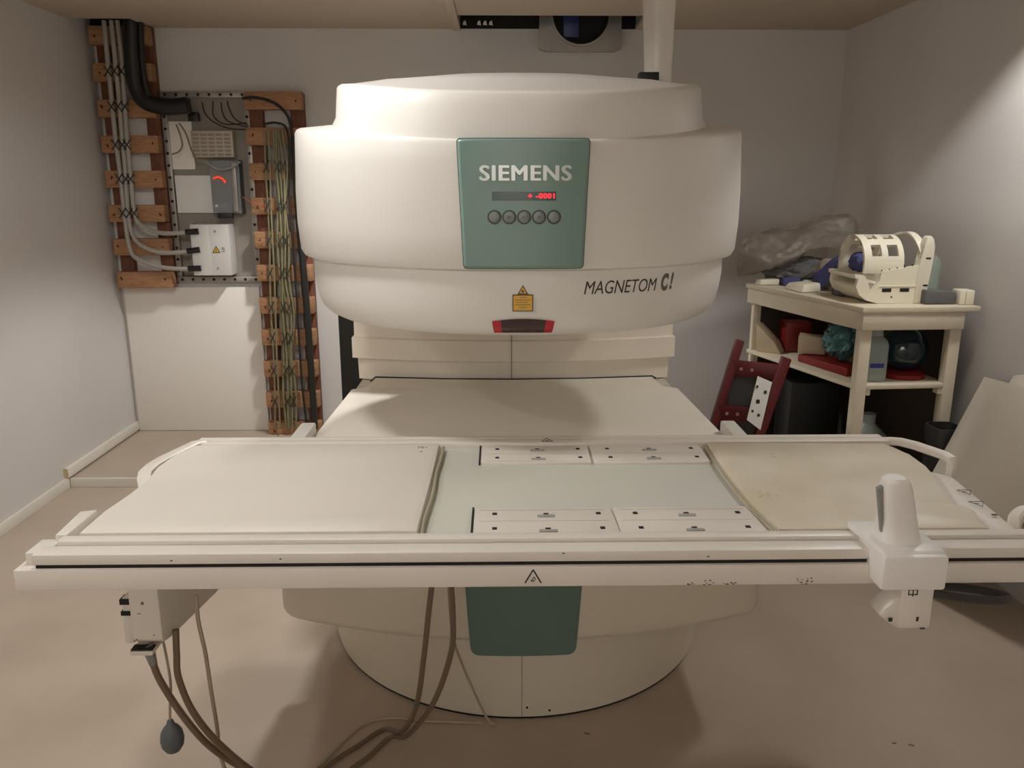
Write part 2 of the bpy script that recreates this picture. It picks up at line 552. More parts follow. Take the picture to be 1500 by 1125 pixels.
# laser warning label: triangle over a square
q = MB()
patch(q, TLp, [(-.030, 1.306), (.026, 1.306), (.026, 1.352), (-.030, 1.352)], -.001, .0007)
patch(q, TLp, [(-.0165, 1.353), (.0125, 1.353), (-.002, 1.378)], -.001, .0007)
q.mi = 1
patch(q, TLp, [(-.0275, 1.3085), (.0235, 1.3085), (.0235, 1.3495), (-.0275, 1.3495)], .0005, .0010)
patch(q, TLp, [(-.0125, 1.3552), (.0085, 1.3552), (-.002, 1.3735)], .0005, .0010)
q.mi = 0
patch(q, TLp, [(-.0048, 1.3578), (.0008, 1.3578), (.0008, 1.3634), (-.0048, 1.3634)], .0008, .0013)
q.mi = 2
for k, (a, b2) in enumerate([(-.010, .008), (-.023, .019), (-.021, .012), (-.023, .018), (-.012, .010)]):
    z = 1.3445 - k * .0068
    patch(q, TLp, [(a, z - .0010), (b2, z - .0010), (b2, z + .0008), (a, z + .0008)], .0008, .0013, grid=4)
q.build('laser_warning_label', ['print', 'yellow', 'printgrey'], sc, 'yellow laser warning sticker')
# positioning laser window low on the lip: follows the rounding of the lip
q = MB()
def lipwin(s0, s1, mi, out):
    q.mi = mi
    rg = []
    for i in range(6):
        z = 1.240 + .036 * i / 5
        w = 1.0 + .04 * i / 5
        n = 20
        row = []
        for kk in range(n + 1):
            s = (s0 + (s1 - s0) * kk / n)
            zz = z + .008 * (i / 5) * (1 - (s / .085) ** 2)
            row.append(wrap(TLp, s * w, zz, -lip_in(zz) + out))
        row += [wrap(TLp, (s1 - (s1 - s0) * kk / n) * w, z, -lip_in(z) - .012) for kk in range(n + 1)]
        rg.append(row)
    q.rings(rg)
lipwin(-.083, .083, 0, .0030)
lipwin(-.0835, -.060, 1, .0036)
lipwin(.060, .0835, 1, .0036)
q.build('laser_window', ['redlens', 'redbit'], sc, 'dark red laser window')

# column and yoke
q = MB()
colpts = lambda inset: [Vector((CX + x * 1.012 * (1 - inset / .7), 3.43 + .10 * (abs(x) / .7) ** 2.2 + inset, 0)) for x in [-.70 + 1.40 * k / 28 for k in range(29)]]
rg = []
for z, ins in ((.80, .022), (.893, .020), (.899, .0), (.988, .0), (.992, .010), (1.30, .010)):
    fr = colpts(ins)
    fr = [Vector((p.x, p.y, z)) for p in fr]
    bk = [Vector((CX + .708 - ins, 3.82, z)), Vector((CX - .708 + ins, 3.82, z))]
    rg.append(fr + bk)
q.rings(rg)
q.build('column', 'column', sc, sharp=25)
q = MB(); q.box(CX - .0015 - .012, CX + .0015 - .012, 3.4285, 3.44, .80, 1.22)
q.build('column_seam', 'seam', sc)
q = MB(); q.box(-.842, .52, 3.84, 4.10, 0, 1.40, .02)
q.build('magnet_yoke', 'yoke', sc, 'black magnet yoke behind the column')

# lower cover
def plan(inset, z):
    w = .745 - inset
    pts = []
    for k in range(41):
        u = -1 + 2 * k / 40
        x = w * math.copysign(1 - (1 - abs(u)) ** 1.35, u)
        au = abs(x) / .745
        y = 2.118 + .165 * au ** 2 + inset
        corner = max(0.0, (abs(x) - (w - .05)) / .05)
        y += .05 * (1 - math.sqrt(max(0, 1 - corner ** 2)))
        pts.append(Vector((CX + x, y, z)))
    pts += [Vector((CX + w, 2.62, z)), Vector((CX - w, 2.62, z))]
    return pts
q = MB(); q.rings([plan(i, z) for i, z in ((.06, .345), (.022, .347), (.008, .356), (.0, .375), (.0, .77), (.006, .785), (.02, .795))])
q.build('lower_cover', 'cover2', sc)
# lower teal panel: follows the lower front
q = MB()
rg = []
pp = rounded_poly([(-.170, .60), (.170, .60), (.152, .318), (-.152, .318)], .028)
zs = sorted(set(round(p.y, 5) for p in pp))
def spn(z):
    xs = []
    for i in range(len(pp)):
        a, b2 = pp[i - 1], pp[i]
        if (a.y - z) * (b2.y - z) <= 0 and abs(a.y - b2.y) > 1e-9:
            xs.append(a.x + (b2.x - a.x) * (z - a.y) / (b2.y - a.y))
    return min(xs), max(xs)
for z in [z + (1e-4 if z == zs[0] else (-1e-4 if z == zs[-1] else 0)) for z in zs]:
    a, b2 = spn(z)
    f = lambda x, o: Vector((CX + x, 2.118 + .165 * (abs(x) / .745) ** 2 - o, z))
    row = [f(a + (b2 - a) * k / 16, .010) for k in range(17)] + [f(b2 - (b2 - a) * k / 16, -.03) for k in range(17)]
    rg.append(row)
q.rings(rg)
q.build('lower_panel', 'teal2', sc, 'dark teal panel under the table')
# lower pole body and bed plate
q = MB(); q.box(CX - .68, CX + .68, 2.63, 3.78, .35, .795, .015)
q.build('lower_pole', 'cover2', sc)
bed = [(-.692, 2.50), (.692, 2.50), (.672, 3.27), (.612, 3.29), (.600, 3.475), (.3, 3.435), (0, 3.422), (-.3, 3.435), (-.600, 3.475), (-.612, 3.29), (-.672, 3.27)]
q = MB(); q.hexa([(CX + x, y, .796) for x, y in bed], [(CX + x, y, .822) for x, y in bed], .005)
q.build('bed_plate', 'bed', sc)
q = MB()
gp = [(-.612, 3.40), (-.604, 3.478), (-.3, 3.439), (0, 3.4265), (.3, 3.439), (.604, 3.478), (.612, 3.44)]
q.tube([(CX + x, y, .823) for x, y in gp], .0032, 6)
q.build('bed_seam', 'gap', sc, 'dark joint between bed plate and column')
# docking wings beside the bed
for s in (-1, 1):
    q = MB()
    xo, xi = CX + s * .752, CX + s * .684
    q.hexa([(xi, 2.42, .79), (xo, 2.42, .79), (xo, 2.66, .79), (xi, 2.66, .79)], [(xi, 2.47, .860), (xo, 2.45, .838), (xo - s * .02, 2.66, .862), (xi, 2.66, .862)], .006)
    q.build('docking_wing', 'cover', sc)
# base drum
q = MB()
seg = 120
q.rings([[Vector((CX + r * math.cos(2 * PI * k / seg), CY + r * math.sin(2 * PI * k / seg), z)) for k in range(seg)] for r, z in ((.694, .010), (.696, .02), (.696, .36))])
bd = q.build('base_drum', 'cover2', sc)
q = MB(); q.rings([[Vector((CX + .690 * math.cos(2 * PI * k / seg), CY + .690 * math.sin(2 * PI * k / seg), z)) for k in range(seg)] for z in (0.0, .0105)])
q.build('base_gap', 'gap', sc, 'dark gap under the base drum')
q = MB(); q.box(CX - .001, CX + .001, CY - .6972, CY - .69, .012, .35)
q.build('seam', 'seam', bd)
for px, py in ((772, 1028), (806, 1038)):
    p = aZ(px, py, .06)
    q = MB(); a = math.atan2(-1, (p.x - CX) / .69)
    d = Vector((p.x - CX, -math.sqrt(max(0, .696 ** 2 - (p.x - CX) ** 2)), 0))
    c0 = Vector((CX, CY, .045 if px < 790 else .03)) + d
    q.cyl(c0 - d.normalized() * .004, c0 + d.normalized() * .0025, .0035, 10)
    q.build('screw', 'gap', bd)

# cable duct from scanner to ceiling
q = MB()
rg = []
for z, w in ((1.965, .049), (2.2, .058), (2.52, .074), (2.53, .0745)):
    pc = Vector((.548 - (z - 1.98) * .022, 3.40, z))
    pl = rounded_poly([(-w, -w), (w, -w), (w, w), (-w, w)], w * .55, 6)
    a = math.radians(32)
    k = .82
    rg.append([pc + Vector(((p.x * math.cos(a) - p.y * math.sin(a)) * k, (p.x * math.sin(a) + p.y * math.cos(a)) * k, 0)) for p in pl])
q.rings(rg)
dct = q.build('cable_duct', 'duct', None, 'white tapered cable duct rising from the scanner top to the ceiling', 'cable duct')

q = MB(); q.box(.455, .53, 3.28, 3.33, 1.96, 2.052, .004)  # black block drawn for the dark hole beside the duct foot
q.build('duct_opening', 'black', dct, 'black block standing in for the dark opening at the foot of the duct')

# ------------------------------------------------------------------ patient table
tb = thing('patient_table', (0.04, 2.02, .80), 'long white patient table docked across the front of the scanner', 'patient table')
# slab outline
left = [(-1.045, 1.665), (-1.062, 1.80), (-1.036, 1.815), (-1.018, 1.90), (-1.012, 2.03), (-1.022, 2.06), (-1.048, 2.10), (-1.046, 2.18), (-1.035, 2.29), (-1.0, 2.385)]
right = [(1.11, 2.385), (1.125, 2.30), (1.118, 2.20), (1.10, 2.05), (1.075, 1.79), (1.07, 1.665)]
outline = left + right
def slab(mb, pts, z0, z1, bev=0.0):
    mb.hexa([(x, y, z0) for x, y in reversed(pts)], [(x, y, z1) for x, y in reversed(pts)], bev)
q = MB(); slab(q, outline, .806, .868, .006)
q.build('table_frame', 'table', tb)
q = MB(); q.box(-1.111, 1.24, 1.600, 1.664, .805, .853, .004)
fb = q.build('front_beam', 'tablebeam', tb)
q = MB(); q.box(-1.066, 1.225, 1.6090, 1.663, .8528, .8608)
q.build('rail_gap', 'gap', tb, 'black gap under the accessory rail')
q = MB(); q.box(-1.072, 1.23, 1.604, 1.652, .861, .886, .005)
q.build('accessory_rail', 'table', tb)
q = MB(); q.box(-1.098, -1.052, 1.628, 1.70, .852, .880, .004)
q.build('rail_end_block', 'table', tb)
q = MB(); q.box(-1.045, 1.20, 1.657, 1.690, .862, .893, .005)
q.build('front_rim', 'table', tb)
q = MB(); q.box(-1.0, 1.10, 2.340, 2.380, .862, .890, .005)
br = q.build('back_rim', 'table', tb)
q = MB(); q.box(-.995, 1.095, 2.384, 2.412, .850, .889, .004)
q.build('back_rail', 'table', tb)
# end handles: flat bars swept along a path
def ribbon(q, pts, w, h):
    pts = [Vector(p) for p in pts]
    rg = []
    for i, p in enumerate(pts):
        t = pts[min(i + 1, len(pts) - 1)] - pts[max(i - 1, 0)]
        t.normalize()
        sd = Vector((0, 0, 1)).cross(t)
        if sd.length < .2:
            sd = last
        sd.normalize(); last = sd
        up = t.cross(sd).normalized()
        c = [(-.5, -.32), (-.32, -.5), (.32, -.5), (.5, -.32), (.5, .32), (.32, .5), (-.32, .5), (-.5, .32)]
        rg.append([p + sd * (a * w) + up * (b2 * h) for a, b2 in c])
    q.rings(rg)
q = MB(); q.hexa([(-1.066, 1.69, .86), (-1.030, 1.69, .86), (-1.030, 1.82, .86), (-1.066, 1.81, .86)], [(-1.064, 1.69, .893), (-1.038, 1.69, .893), (-1.030, 1.82, .900), (-1.066, 1.81, .900)], .004)
q.build('end_handle', 'table', tb)
q = MB(); ribbon(q, [(-1.014, 2.045, .862), (-1.030, 2.075, .876), (-1.036, 2.10, .886), (-1.036, 2.15, .888), (-1.028, 2.20, .888), (-.990, 2.345, .886), (-.975, 2.372, .882)], .034, .022)
q.build('end_handle', 'table', tb)
q = MB()
ribbon(q, [(1.075, 2.366, .878), (1.105, 2.356, .883), (1.128, 2.335, .887), (1.150, 2.290, .890), (1.182, 2.185, .894), (1.188, 2.162, .890), (1.189, 2.156, .880), (1.189, 2.155, .84)], .028, .022)
q.build('end_handle', 'table', tb)
q = MB(); q.hexa([(1.04, 1.69, .810), (1.112, 1.69, .810), (1.185, 2.14, .810), (1.10, 2.14, .810)], [(1.04, 1.69, .868), (1.108, 1.69, .868), (1.181, 2.14, .850), (1.10, 2.14, .868)], .005)
sp = q.build('end_rail', 'table', tb)
q = MB(); ribbon(q, spline([(1.128, 1.77, .85), (1.140, 1.785, .876), (1.165, 1.79, .890), (1.20, 1.76, .895), (1.225, 1.70, .89), (1.225, 1.66, .87)], 6), .03, .026)
q.build('end_handle', 'table', tb)
# tabletop inlay
q = MB(); q.box(-.262, .535, 1.692, 2.345, .862, .872, .002)
tt = q.build('tabletop', 'greenish', tb, 'pale green tabletop between the pads')
# spine coil panels
def coil_panel(x0, x1, y0, y1, back, skew):
    q = MB()
    pts = [(x0, y0), (x1 + skew, y0), (x1, y1), (x0, y1)]
    q.hexa([(x, y, .866) for x, y in pts], [(x, y, .880) for x, y in pts], .003)
    ym = (y0 + y1) / 2
    q.mi = 1
    for yy in ((ym + .002, y1 - .018) if not back else (ym - .002, y0 + .010)):
        q.box(x0 + .012, x1 - .012, yy - .0007, yy + .0007, .8795, .8803)
    cpn = q.build('coil_panel', ['table', 'piping'], tb)
    w = x1 - x0
    rows = (y0 + (y1 - y0) * .26, y0 + (y1 - y0) * .76)
    for yy in rows:
        for fx in (.15, .90):
            s = MB(); s.box(x0 + w * fx - .0055, x0 + w * fx + .0055, yy - .006, yy + .006, .878, .8812)
            s.build('socket', 'gap', cpn)
        g = MB(); g.box(x0 + w * .52 - .021, x0 + w * .52 + .021, yy - .016 - .006, yy - .016 + .006, .8785, .8835, .0025)
        gg = g.build('pull', 'grip', cpn)
        s = MB(); s.box(x0 + w * .52 - .006, x0 + w * .52 + .006, yy - .006, yy - .001, .8785, .8825)
        s.build('latch', 'gap', gg)
    return cpn
coil_panel(-.144, .186, 1.693, 1.862, False, .006)
coil_panel(.192, .520, 1.693, 1.862, False, .008)
coil_panel(-.136, .182, 2.190, 2.345, True, -.004)
coil_panel(.187, .520, 2.190, 2.345, True, -.004)
for y0, y1, x in ((1.695, 1.862, -.1465), (2.188, 2.343, -.1385)):
    q = MB(); q.box(x - .0022, x + .0022, y0, y1, .870, .8812)
    q.build('panel_gap', 'gap', tb)
q = MB(); me = text_mesh('L01 01-R', .010, .0002)
for v in me.vertices: v.co = Vector((-.115 + v.co.x, 1.705 + v.co.y, .8805 + v.co.z))
q.add_mesh(me); me = text_mesh('4 8A7', .011, .0002)
for v in me.vertices: v.co = Vector((.485 + v.co.x, 1.706 + v.co.y, .8805 + v.co.z))
q.add_mesh(me); q.build('panel_marking', 'printgrey', tb)

# warning symbols on the table
def triangle_mark(c, ux, uz, s, r=.0013, broken=False):
    c, ux, uz = Vector(c), Vector(ux), Vector(uz)
    P = [c + ux * (-s * .5) - uz * (s * .4), c + uz * (s * .5), c + ux * (s * .5) - uz * (s * .4)]
    q = MB()
    q.tube([P[0], P[1]], r, 6); q.tube([P[1], P[2]], r, 6)
    if not broken:
        q.tube([P[2], P[0]], r, 6)
    h = [c + ux * (-s * .14) - uz * (s * .3), c - uz * (s * .1), c + ux * (s * .06) + uz * (s * .02), c + ux * (s * .16) - uz * (s * .2)]
    q.tube(h, r * .6, 6)
    q.tube([c + ux * (-s * .08) - uz * (s * .3), c + ux * (s * .1) - uz * (s * .25)], r * .7, 6)
    return q
triangle_mark((-.012, 1.5995, .829), (1, 0, 0), (0, 0, 1), .034, .0017, True).build('pinch_warning', 'print', fb, 'black triangular pinch warning')
triangle_mark((.062, 2.362, .8905), (1, 0, 0), (0, 1, 0), .034, .0009).build('pinch_warning', 'print', br, 'black triangular pinch warning')
triangle_mark((1.135, 1.985, .8655), Vector((.5, -.87, 0)), Vector((.87, .5, 0)), .036, .0008).build('pinch_warning', 'print', sp)
triangle_mark((1.118, 1.90, .8680), Vector((.5, -.87, 0)), Vector((.87, .5, 0)), .036, .0008).build('pinch_warning', 'print', sp)
q = MB(); q.box(1.106, 1.118, 1.82, 1.828, .8675, .8692)
q.build('mark', 'print', sp)
# scuffed stickers along the front beam
random.seed(3)
for x0, x1, z0, z1, n in ((.315, .335, .806, .812, 5), (.345, .375, .806, .818, 7), (.395, .425, .807, .811, 6), (.555, .590, .806, .820, 16)):
    q = MB()
    for k in range(n):
        x = random.uniform(x0, x1); z = random.uniform(z0, z1)
        q.box(x, x + random.uniform(.001, .006), 1.5992, 1.601, z, z + random.uniform(.0006, .0022))
    q.build('worn_sticker', 'print', fb, 'worn black sticker remains')
q = MB()
for x, z in ((.36, .870), (-.78, .870), (-.55, .872), (.05, .880)):
    q.box(x, x + .005, 1.6036, 1.606, z, z + .0025)
q.build('scuff', 'print', tb)
# connector box on the left underside
q = MB()
q.hexa([(-1.01, 1.70, .780), (-.74, 1.70, .780), (-.74, 2.30, .780), (-1.01, 2.30, .780)], [(-1.01, 1.70, .806), (-.74, 1.70, .806), (-.74, 2.30, .806), (-1.01, 2.30, .806)], .003)
q.build('mounting_plate', 'tablebeam', tb)
q = MB()
prof = [(1.745, .785), (1.745, .600), (1.758, .588), (1.80, .580), (2.10, .532), (2.28, .515), (2.28, .785)]
q.hexa([(-.948, y, z) for y, z in prof], [(-.878, y, z) for y, z in prof], .004)
cb = q.build('connector_box', 'table', tb, 'chipped white connector box')
q = MB()
for a in ((-.919, .692, .010, .014), (-.930, .668, .012, .003), (-.899, .612, .006, .003), (-.940, .60, .004, .006)):
    q.box(a[0], a[0] + a[2] * .6, 1.7435, 1.746, a[1], a[1] + a[3] * .5)
q.build('chipped_paint', 'printgrey', cb)
q = MB()
q.box(-.968, -.948, 1.752, 1.80, .655, .705, .004); q.box(-.972, -.947, 1.75, 1.81, .585, .66, .008)
q.mi = 1
q.box(-.9705, -.9475, 1.748, 1.775, .690, .703); q.box(-.9705, -.9475, 1.748, 1.765, .662, .672)
q.box(-.955, -.905, 1.742, 1.765, .572, .5765)
q.mi = 0
q.box(-.957, -.903, 1.738, 1.80, .562, .573, .003)
q.build('latch', ['table', 'gap'], cb)

# pads lying on the table
q = MB()
lp = [(-1.022, 1.695), (-.262, 1.695), (-.256, 2.00), (-.254, 2.325), (-.985, 2.325), (-1.012, 2.25), (-1.022, 2.14), (-1.008, 2.04), (-1.012, 1.93), (-1.024, 1.82)]
def pad_mesh(q, lp, z0, z1, r):
    c = Vector((sum(p[0] for p in lp) / len(lp), sum(p[1] for p in lp) / len(lp)))
    pts = []
    for i in range(len(lp)):
        a, b2 = Vector(lp[i]), Vector(lp[(i + 1) % len(lp)])
        for k in range(6):
            pts.append(a + (b2 - a) * (k / 6))
    rg = []
    for ins, z in ((.004, z0), (0, z0 + .006), (0, z1 - r), (r * .3, z1 - r * .3), (r, z1)):
        row = []
        for p in pts:
            d = (c - p)
            sx = ins / max(.05, abs(d.x)) if abs(d.x) > .02 else 0
            row.append(Vector((p.x + math.copysign(min(abs(d.x), ins), d.x), p.y + math.copysign(min(abs(d.y), ins), d.y), z)))
        rg.append(row)
    q.rings(rg)
pad_mesh(q, lp, .8685, .899, .024)
lpad = thing('patient_pad', (-.64, 2.0, .8685), 'clean white vinyl pad covering the left half of the patient table', 'pad')
q.build('cushion', 'pad', lpad)
q = MB(); q.tube(spline([(-.258, 1.70, .880), (-.258, 1.80, .884), (-.251, 1.95, .884), (-.253, 2.10, .884), (-.249, 2.2, .884), (-.248, 2.315, .884)]), .0045, 8)
q.build('piping', 'piping', lpad)
q = MB(); me = text_mesh('7E1', .022, .0002)
for v in me.vertices: v.co = Vector((-.305 + v.co.x, 2.27 + v.co.y, .8992 + v.co.z))
q.add_mesh(me); me = text_mesh('e', .018, .0002)
for v in me.vertices: v.co = Vector((-.306 + v.co.x, 2.235 + v.co.y, .8992 + v.co.z))
q.add_mesh(me); q.build('print', 'printgrey', lpad)
rp = [(.540, 1.695), (1.030, 1.695), (1.036, 1.74), (1.052, 1.79), (1.030, 1.80), (1.036, 1.87), (1.075, 2.02), (1.096, 2.12), (1.100, 2.22), (1.072, 2.315), (.532, 2.33), (.521, 2.10), (.522, 1.90)]
q = MB(); pad_mesh(q, rp, .8685, .896, .022)
rpad = thing('patient_pad', (.8, 2.0, .8685), 'thin yellowed vinyl pad with worn spots on the right half of the patient table', 'pad')
q.build('cushion', 'padworn', rpad)
q = MB(); q.tube(spline([(.541, 1.70, .884), (.526, 1.85, .884), (.521, 2.0, .884), (.524, 2.18, .884), (.531, 2.325, .884)]), .0035, 6)
q.build('piping', 'piping', rpad)
q = MB()
random.seed(5)
for cxp, cyp, n, s in ((.575, 1.89, 9, .016), (.68, 2.18, 5, .014)):
    for k in range(n):
        x, y = cxp + random.gauss(0, s), cyp + random.gauss(0, s * .6)
        q.box(x, x + random.uniform(.002, .010), y, y + random.uniform(.001, .003), .8955, .8965)
q.build('scuff_mark', 'grip', rpad)

# rail clamp with grip
ck = thing('rail_clamp', (.767, 1.60, .82), 'white hand grip clamped on the front rail at the right of the table', 'clamp')
q = MB(); q.box(.708, .845, 1.535, 1.664, .822, .900, .008)
q.build('clamp_body', 'clamp', ck)
q = MB(); q.hexa([(.708, 1.54, .894), (.845, 1.54, .894), (.842, 1.70, .894), (.695, 1.70, .894)], [(.712, 1.552, .906), (.842, 1.552, .906), (.838, 1.70, .910), (.698, 1.70, .910)], .005)
q.build('clamp_plate', 'clamp', ck)
q = MB()
sec = [((.772, 1.62, .905), .046, .045), ((.770, 1.62, .922), .042, .042), ((.762, 1.61, .96), .035, .038), ((.751, 1.60, 1.00), .032, .035), ((.742, 1.590, 1.035), .0285, .031), ((.739, 1.587, 1.049), .025, .027), ((.738, 1.586, 1.056), .017, .019)]
q.rings([[Vector(p) + Vector(sup(a, b2, 3.0, 2 * PI * k / 32) + (0,)) for k in range(32)] for p, a, b2 in sec])
q.build('grip', 'clamp', ck)
q = MB()
q.hexa([(.728, 1.60, .925), (.732, 1.60, .925), (.732, 1.612, .925), (.728, 1.612, .925)], [(.703, 1.585, 1.030), (.715, 1.585, 1.036), (.715, 1.598, 1.036), (.703, 1.598, 1.030)], .0015)
q.build('release_lever', 'grey', ck, 'grey release lever')
q = MB(); q.box(.762, .835, 1.555, 1.63, .722, .826, .008)
q.hexa([(.725, 1.56, .752), (.765, 1.56, .722), (.765, 1.62, .722), (.725, 1.62, .752)], [(.735, 1.56, .768), (.765, 1.56, .80), (.765, 1.62, .80), (.735, 1.62, .768)], .003)
stm = q.build('stem', 'table', ck)
q = MB()
for x0, x1, z0, z1 in ((.777, .797, .8035, .8055), (.777, .797, .8145, .8165), (.777, .779, .803, .817), (.795, .797, .803, .817), (.786, .788, .800, .817), (.742, .750, .742, .750), (.801, .806, .742, .752), (.812, .822, .723, .726)):
    q.box(x0, x1, 1.5535, 1.556, z0, z1)
q.build('marking', 'print', stm)
q = MB()
lp2 = [Vector((.925 + .098 * math.cos(2 * PI * k / 40), 1.60 + .026 * math.sin(2 * PI * k / 40), .782 - .012 * math.cos(2 * PI * k / 40))) for k in range(41)]
q.tube(lp2, .0095, 10)
q.build('cable_loop', 'cabledark', ck, 'dark grey cable loop')

# ------------------------------------------------------------------ floor cables
def cable(ctrl, r, m, label, name='cable', group=None, n=8):
    q = MB(); q.tube(spline(ctrl, n), r, 8)
    return q.build(name, m, None, label, 'cable', group)
cable([(-.245, 2.02, .806), (-.252, 1.99, .70), (-.272, 1.97, .54), (-.285, 1.96, .43), (-.315, 2.0, .24), (-.37, 2.10, .08), (-.44, 2.20, .012), (-.50, 2.14, .009), (-.60, 2.00, .009), (-.66, 1.70, .009), (-.58, 1.25, .009), (-.35, .70, .009)], .0075, 'cablebrown', 'left brown cable hanging from the table centre down to the floor')
cable([(-.215, 2.02, .806), (-.215, 1.99, .68), (-.208, 1.97, .52), (-.215, 1.96, .42), (-.27, 2.0, .24), (-.355, 2.08, .08), (-.415, 2.16, .0135), (-.470, 2.08, .009), (-.53, 1.98, .009), (-.58, 1.70, .009), (-.50, 1.28, .009), (-.28, .72, .009)], .0078, 'cablebrown', 'right brown cable hanging from the table centre down to the floor')
cable([(-.225, 2.04, .806), (-.222, 2.02, .60), (-.212, 2.0, .46), (-.195, 2.06, .34), (-.16, 2.14, .18), (-.125, 2.20, .05), (-.10, 2.225, .008), (-.12, 2.235, .006)], .0038, 'cablebeige', 'thin beige cable dropping from the table to the foot of the drum')
cable([(-.14, 2.235, .006), (-.30, 2.245, .006), (-.42, 2.262, .006), (-.50, 2.24, .006), (-.555, 2.16, .006), (-.60, 2.06, .006), (-.66, 1.95, .006), (-.75, 1.70, .006), (-.72, 1.30, .006), (-.45, .75, .006)], .0045, 'cablebeige', 'thin beige cable lying in a curve on the floor before the drum')
cable([(-.918, 1.76, .565), (-.917, 1.76, .545), (-.902, 1.76, .48), (-.858, 1.77, .37), (-.81, 1.80, .26), (-.74, 1.86, .14), (-.66, 1.92, .04), (-.58, 1.92, .010), (-.47, 1.78, .010), (-.40, 1.40, .010), (-.20, .75, .010)], .0085, 'cablebrown', 'thick brown cable leaving the strain relief of the connector box')
q = MB(); q.cyl((-.925, 1.765, .575), (-.914, 1.76, .525), .015, 14, r1=.0095)
o = q.build('strain_relief', 'grey', None); o.parent = cb; o.location = (0, 0, 0)
off = WL['connector_box']; mw = WL['strain_relief']
for v in o.data.vertices: v.co += mw - off
cable([(-.865, 1.79, .60), (-.865, 1.78, .54), (-.862, 1.77, .48), (-.835, 1.77, .385), (-.79, 1.80, .27), (-.72, 1.86, .13), (-.65, 1.93, .035), (-.55, 1.94, .010), (-.43, 1.80, .010), (-.34, 1.42, .010), (-.12, .78, .010)], .0085, 'cablebrown', 'thick brown cable hanging behind the connector box')
cable([(-.832, 1.85, .66), (-.825, 1.83, .60), (-.812, 1.82, .52), (-.815, 1.84, .40), (-.825, 1.88, .26), (-.84, 1.92, .15), (-.83, 1.94, .05), (-.80, 1.90, .008), (-.74, 1.72, .008), (-.78, 1.35, .008), (-.60, .80, .008)], .0055, 'cablebeige', 'beige tube hanging right of the connector box')
sb = thing('squeeze_bulb', (-.905, 1.80, .25), 'grey rubber squeeze bulb hanging on a thin tube below the connector box', 'squeeze bulb')
q = MB(); q.lathe((-.908, 1.80, .255), [(.003, 0), (.018, .003), (.026, .016), (.029, .034), (.026, .054), (.018, .068), (.010, .076), (.008, .086), (.005, .09)], 24)
q.build('bulb', 'bulb', sb)
q = MB(); q.tube(spline([(-.905, 1.80, .585), (-.898, 1.80, .50), (-.897, 1.80, .44), (-.905, 1.80, .38), (-.908, 1.80, .342)]), .0035, 8)
q.build('tube', 'cablebeige', sb, 'thin beige tube')

# small dark scraps on the floor at the right
for k, (px, py, w) in enumerate(((1310, 1089, .012), (1335, 1092, .016), (860, 1075, .018))):
    p = aZ(px, py, 0)
    q = MB(); q.box(p.x - w / 2, p.x + w / 2, p.y - .003, p.y + .003, 0, .002, .0008, rot=Matrix.Rotation(-.4 * (k > 0), 3, 'Z'))
    q.build('floor_scrap', 'cablebrown', None, ['small round brown scrap on the floor at the lower right', 'longer brown scrap on the floor at the lower right', 'brown sliver on the floor in front of the scanner drum'][k], 'scrap')

# ------------------------------------------------------------------ back wall: battens and cables
def batten_rack(label, x0, x1, tops, zlow, ztop, ypost=(5.19, 5.239), yrung=(5.12, 5.19), wl=.085):
    t = thing('cable_rack', ((x0 + x1) / 2, 5.2, zlow), label, 'cable rack')
    for xa, xb in ((x0 + .005, x0 + wl), (x1 - wl, x1 - .003)):
        q = MB(); q.box(xa, xb, ypost[0], ypost[1], zlow, ztop, .002)
        q.build('post', 'wooddark', t)
    for i, z in enumerate(tops):
        q = MB()
        j = random.uniform(-.004, .004)
        q.box(x0 + j, x1 + j, yrung[0], yrung[1], z - .1, z, .002)
        q.mi = 1
        for xx in (x0 + .035, x1 - .035):
            q.cyl((xx + random.uniform(-.01, .01), yrung[0] - .001, z - .05 + random.uniform(-.02, .02)), (xx, yrung[0] + .004, z - .05), .005, 8)
        q.build('batten', ['wood', 'gap'], t)
    return t
batten_rack('wooden batten rack carrying grey conduits in the left corner of the back wall', -2.443, -2.105, [1.105 + .2022 * k for k in range(8)], 1.02, 2.53)
batten_rack('tall wooden batten rack carrying black and green cables left of the scanner', -1.578, -1.242, [.13 + .2033 * k for k in range(11)], .05, 2.16)
# white backing board seen between the battens
q = MB(); q.box(-2.354, -2.194, 5.228, 5.239, 1.0, 2.1)
q.build('backing_board', 'panelwhite', None, 'pale backing board behind the grey conduits of the corner rack', 'board')
YC = 5.09
def wall_px(pts, Y=YC):
    return [aY(x, y, Y) for x, y in pts]
cond = [
    ('leftmost of the three grey conduits on the corner batten rack', [(152, 30), (157, 80), (163, 140), (169, 200), (176, 255), (182, 310), (188, 355), (196, 375), (215, 385), (240, 392), (270, 394), (292, 393)]),
    ('middle grey conduit of three on the corner batten rack', [(163, 30), (168, 80), (174, 140), (179, 200), (184, 255), (187, 305), (193, 340), (205, 358), (230, 369), (260, 370), (290, 366)]),
    ('rightmost of the three grey conduits on the corner batten rack', [(172, 30), (178, 80), (182, 140), (186, 200), (191, 255), (196, 305), (202, 325), (220, 337), (245, 342), (288, 339)]),
]
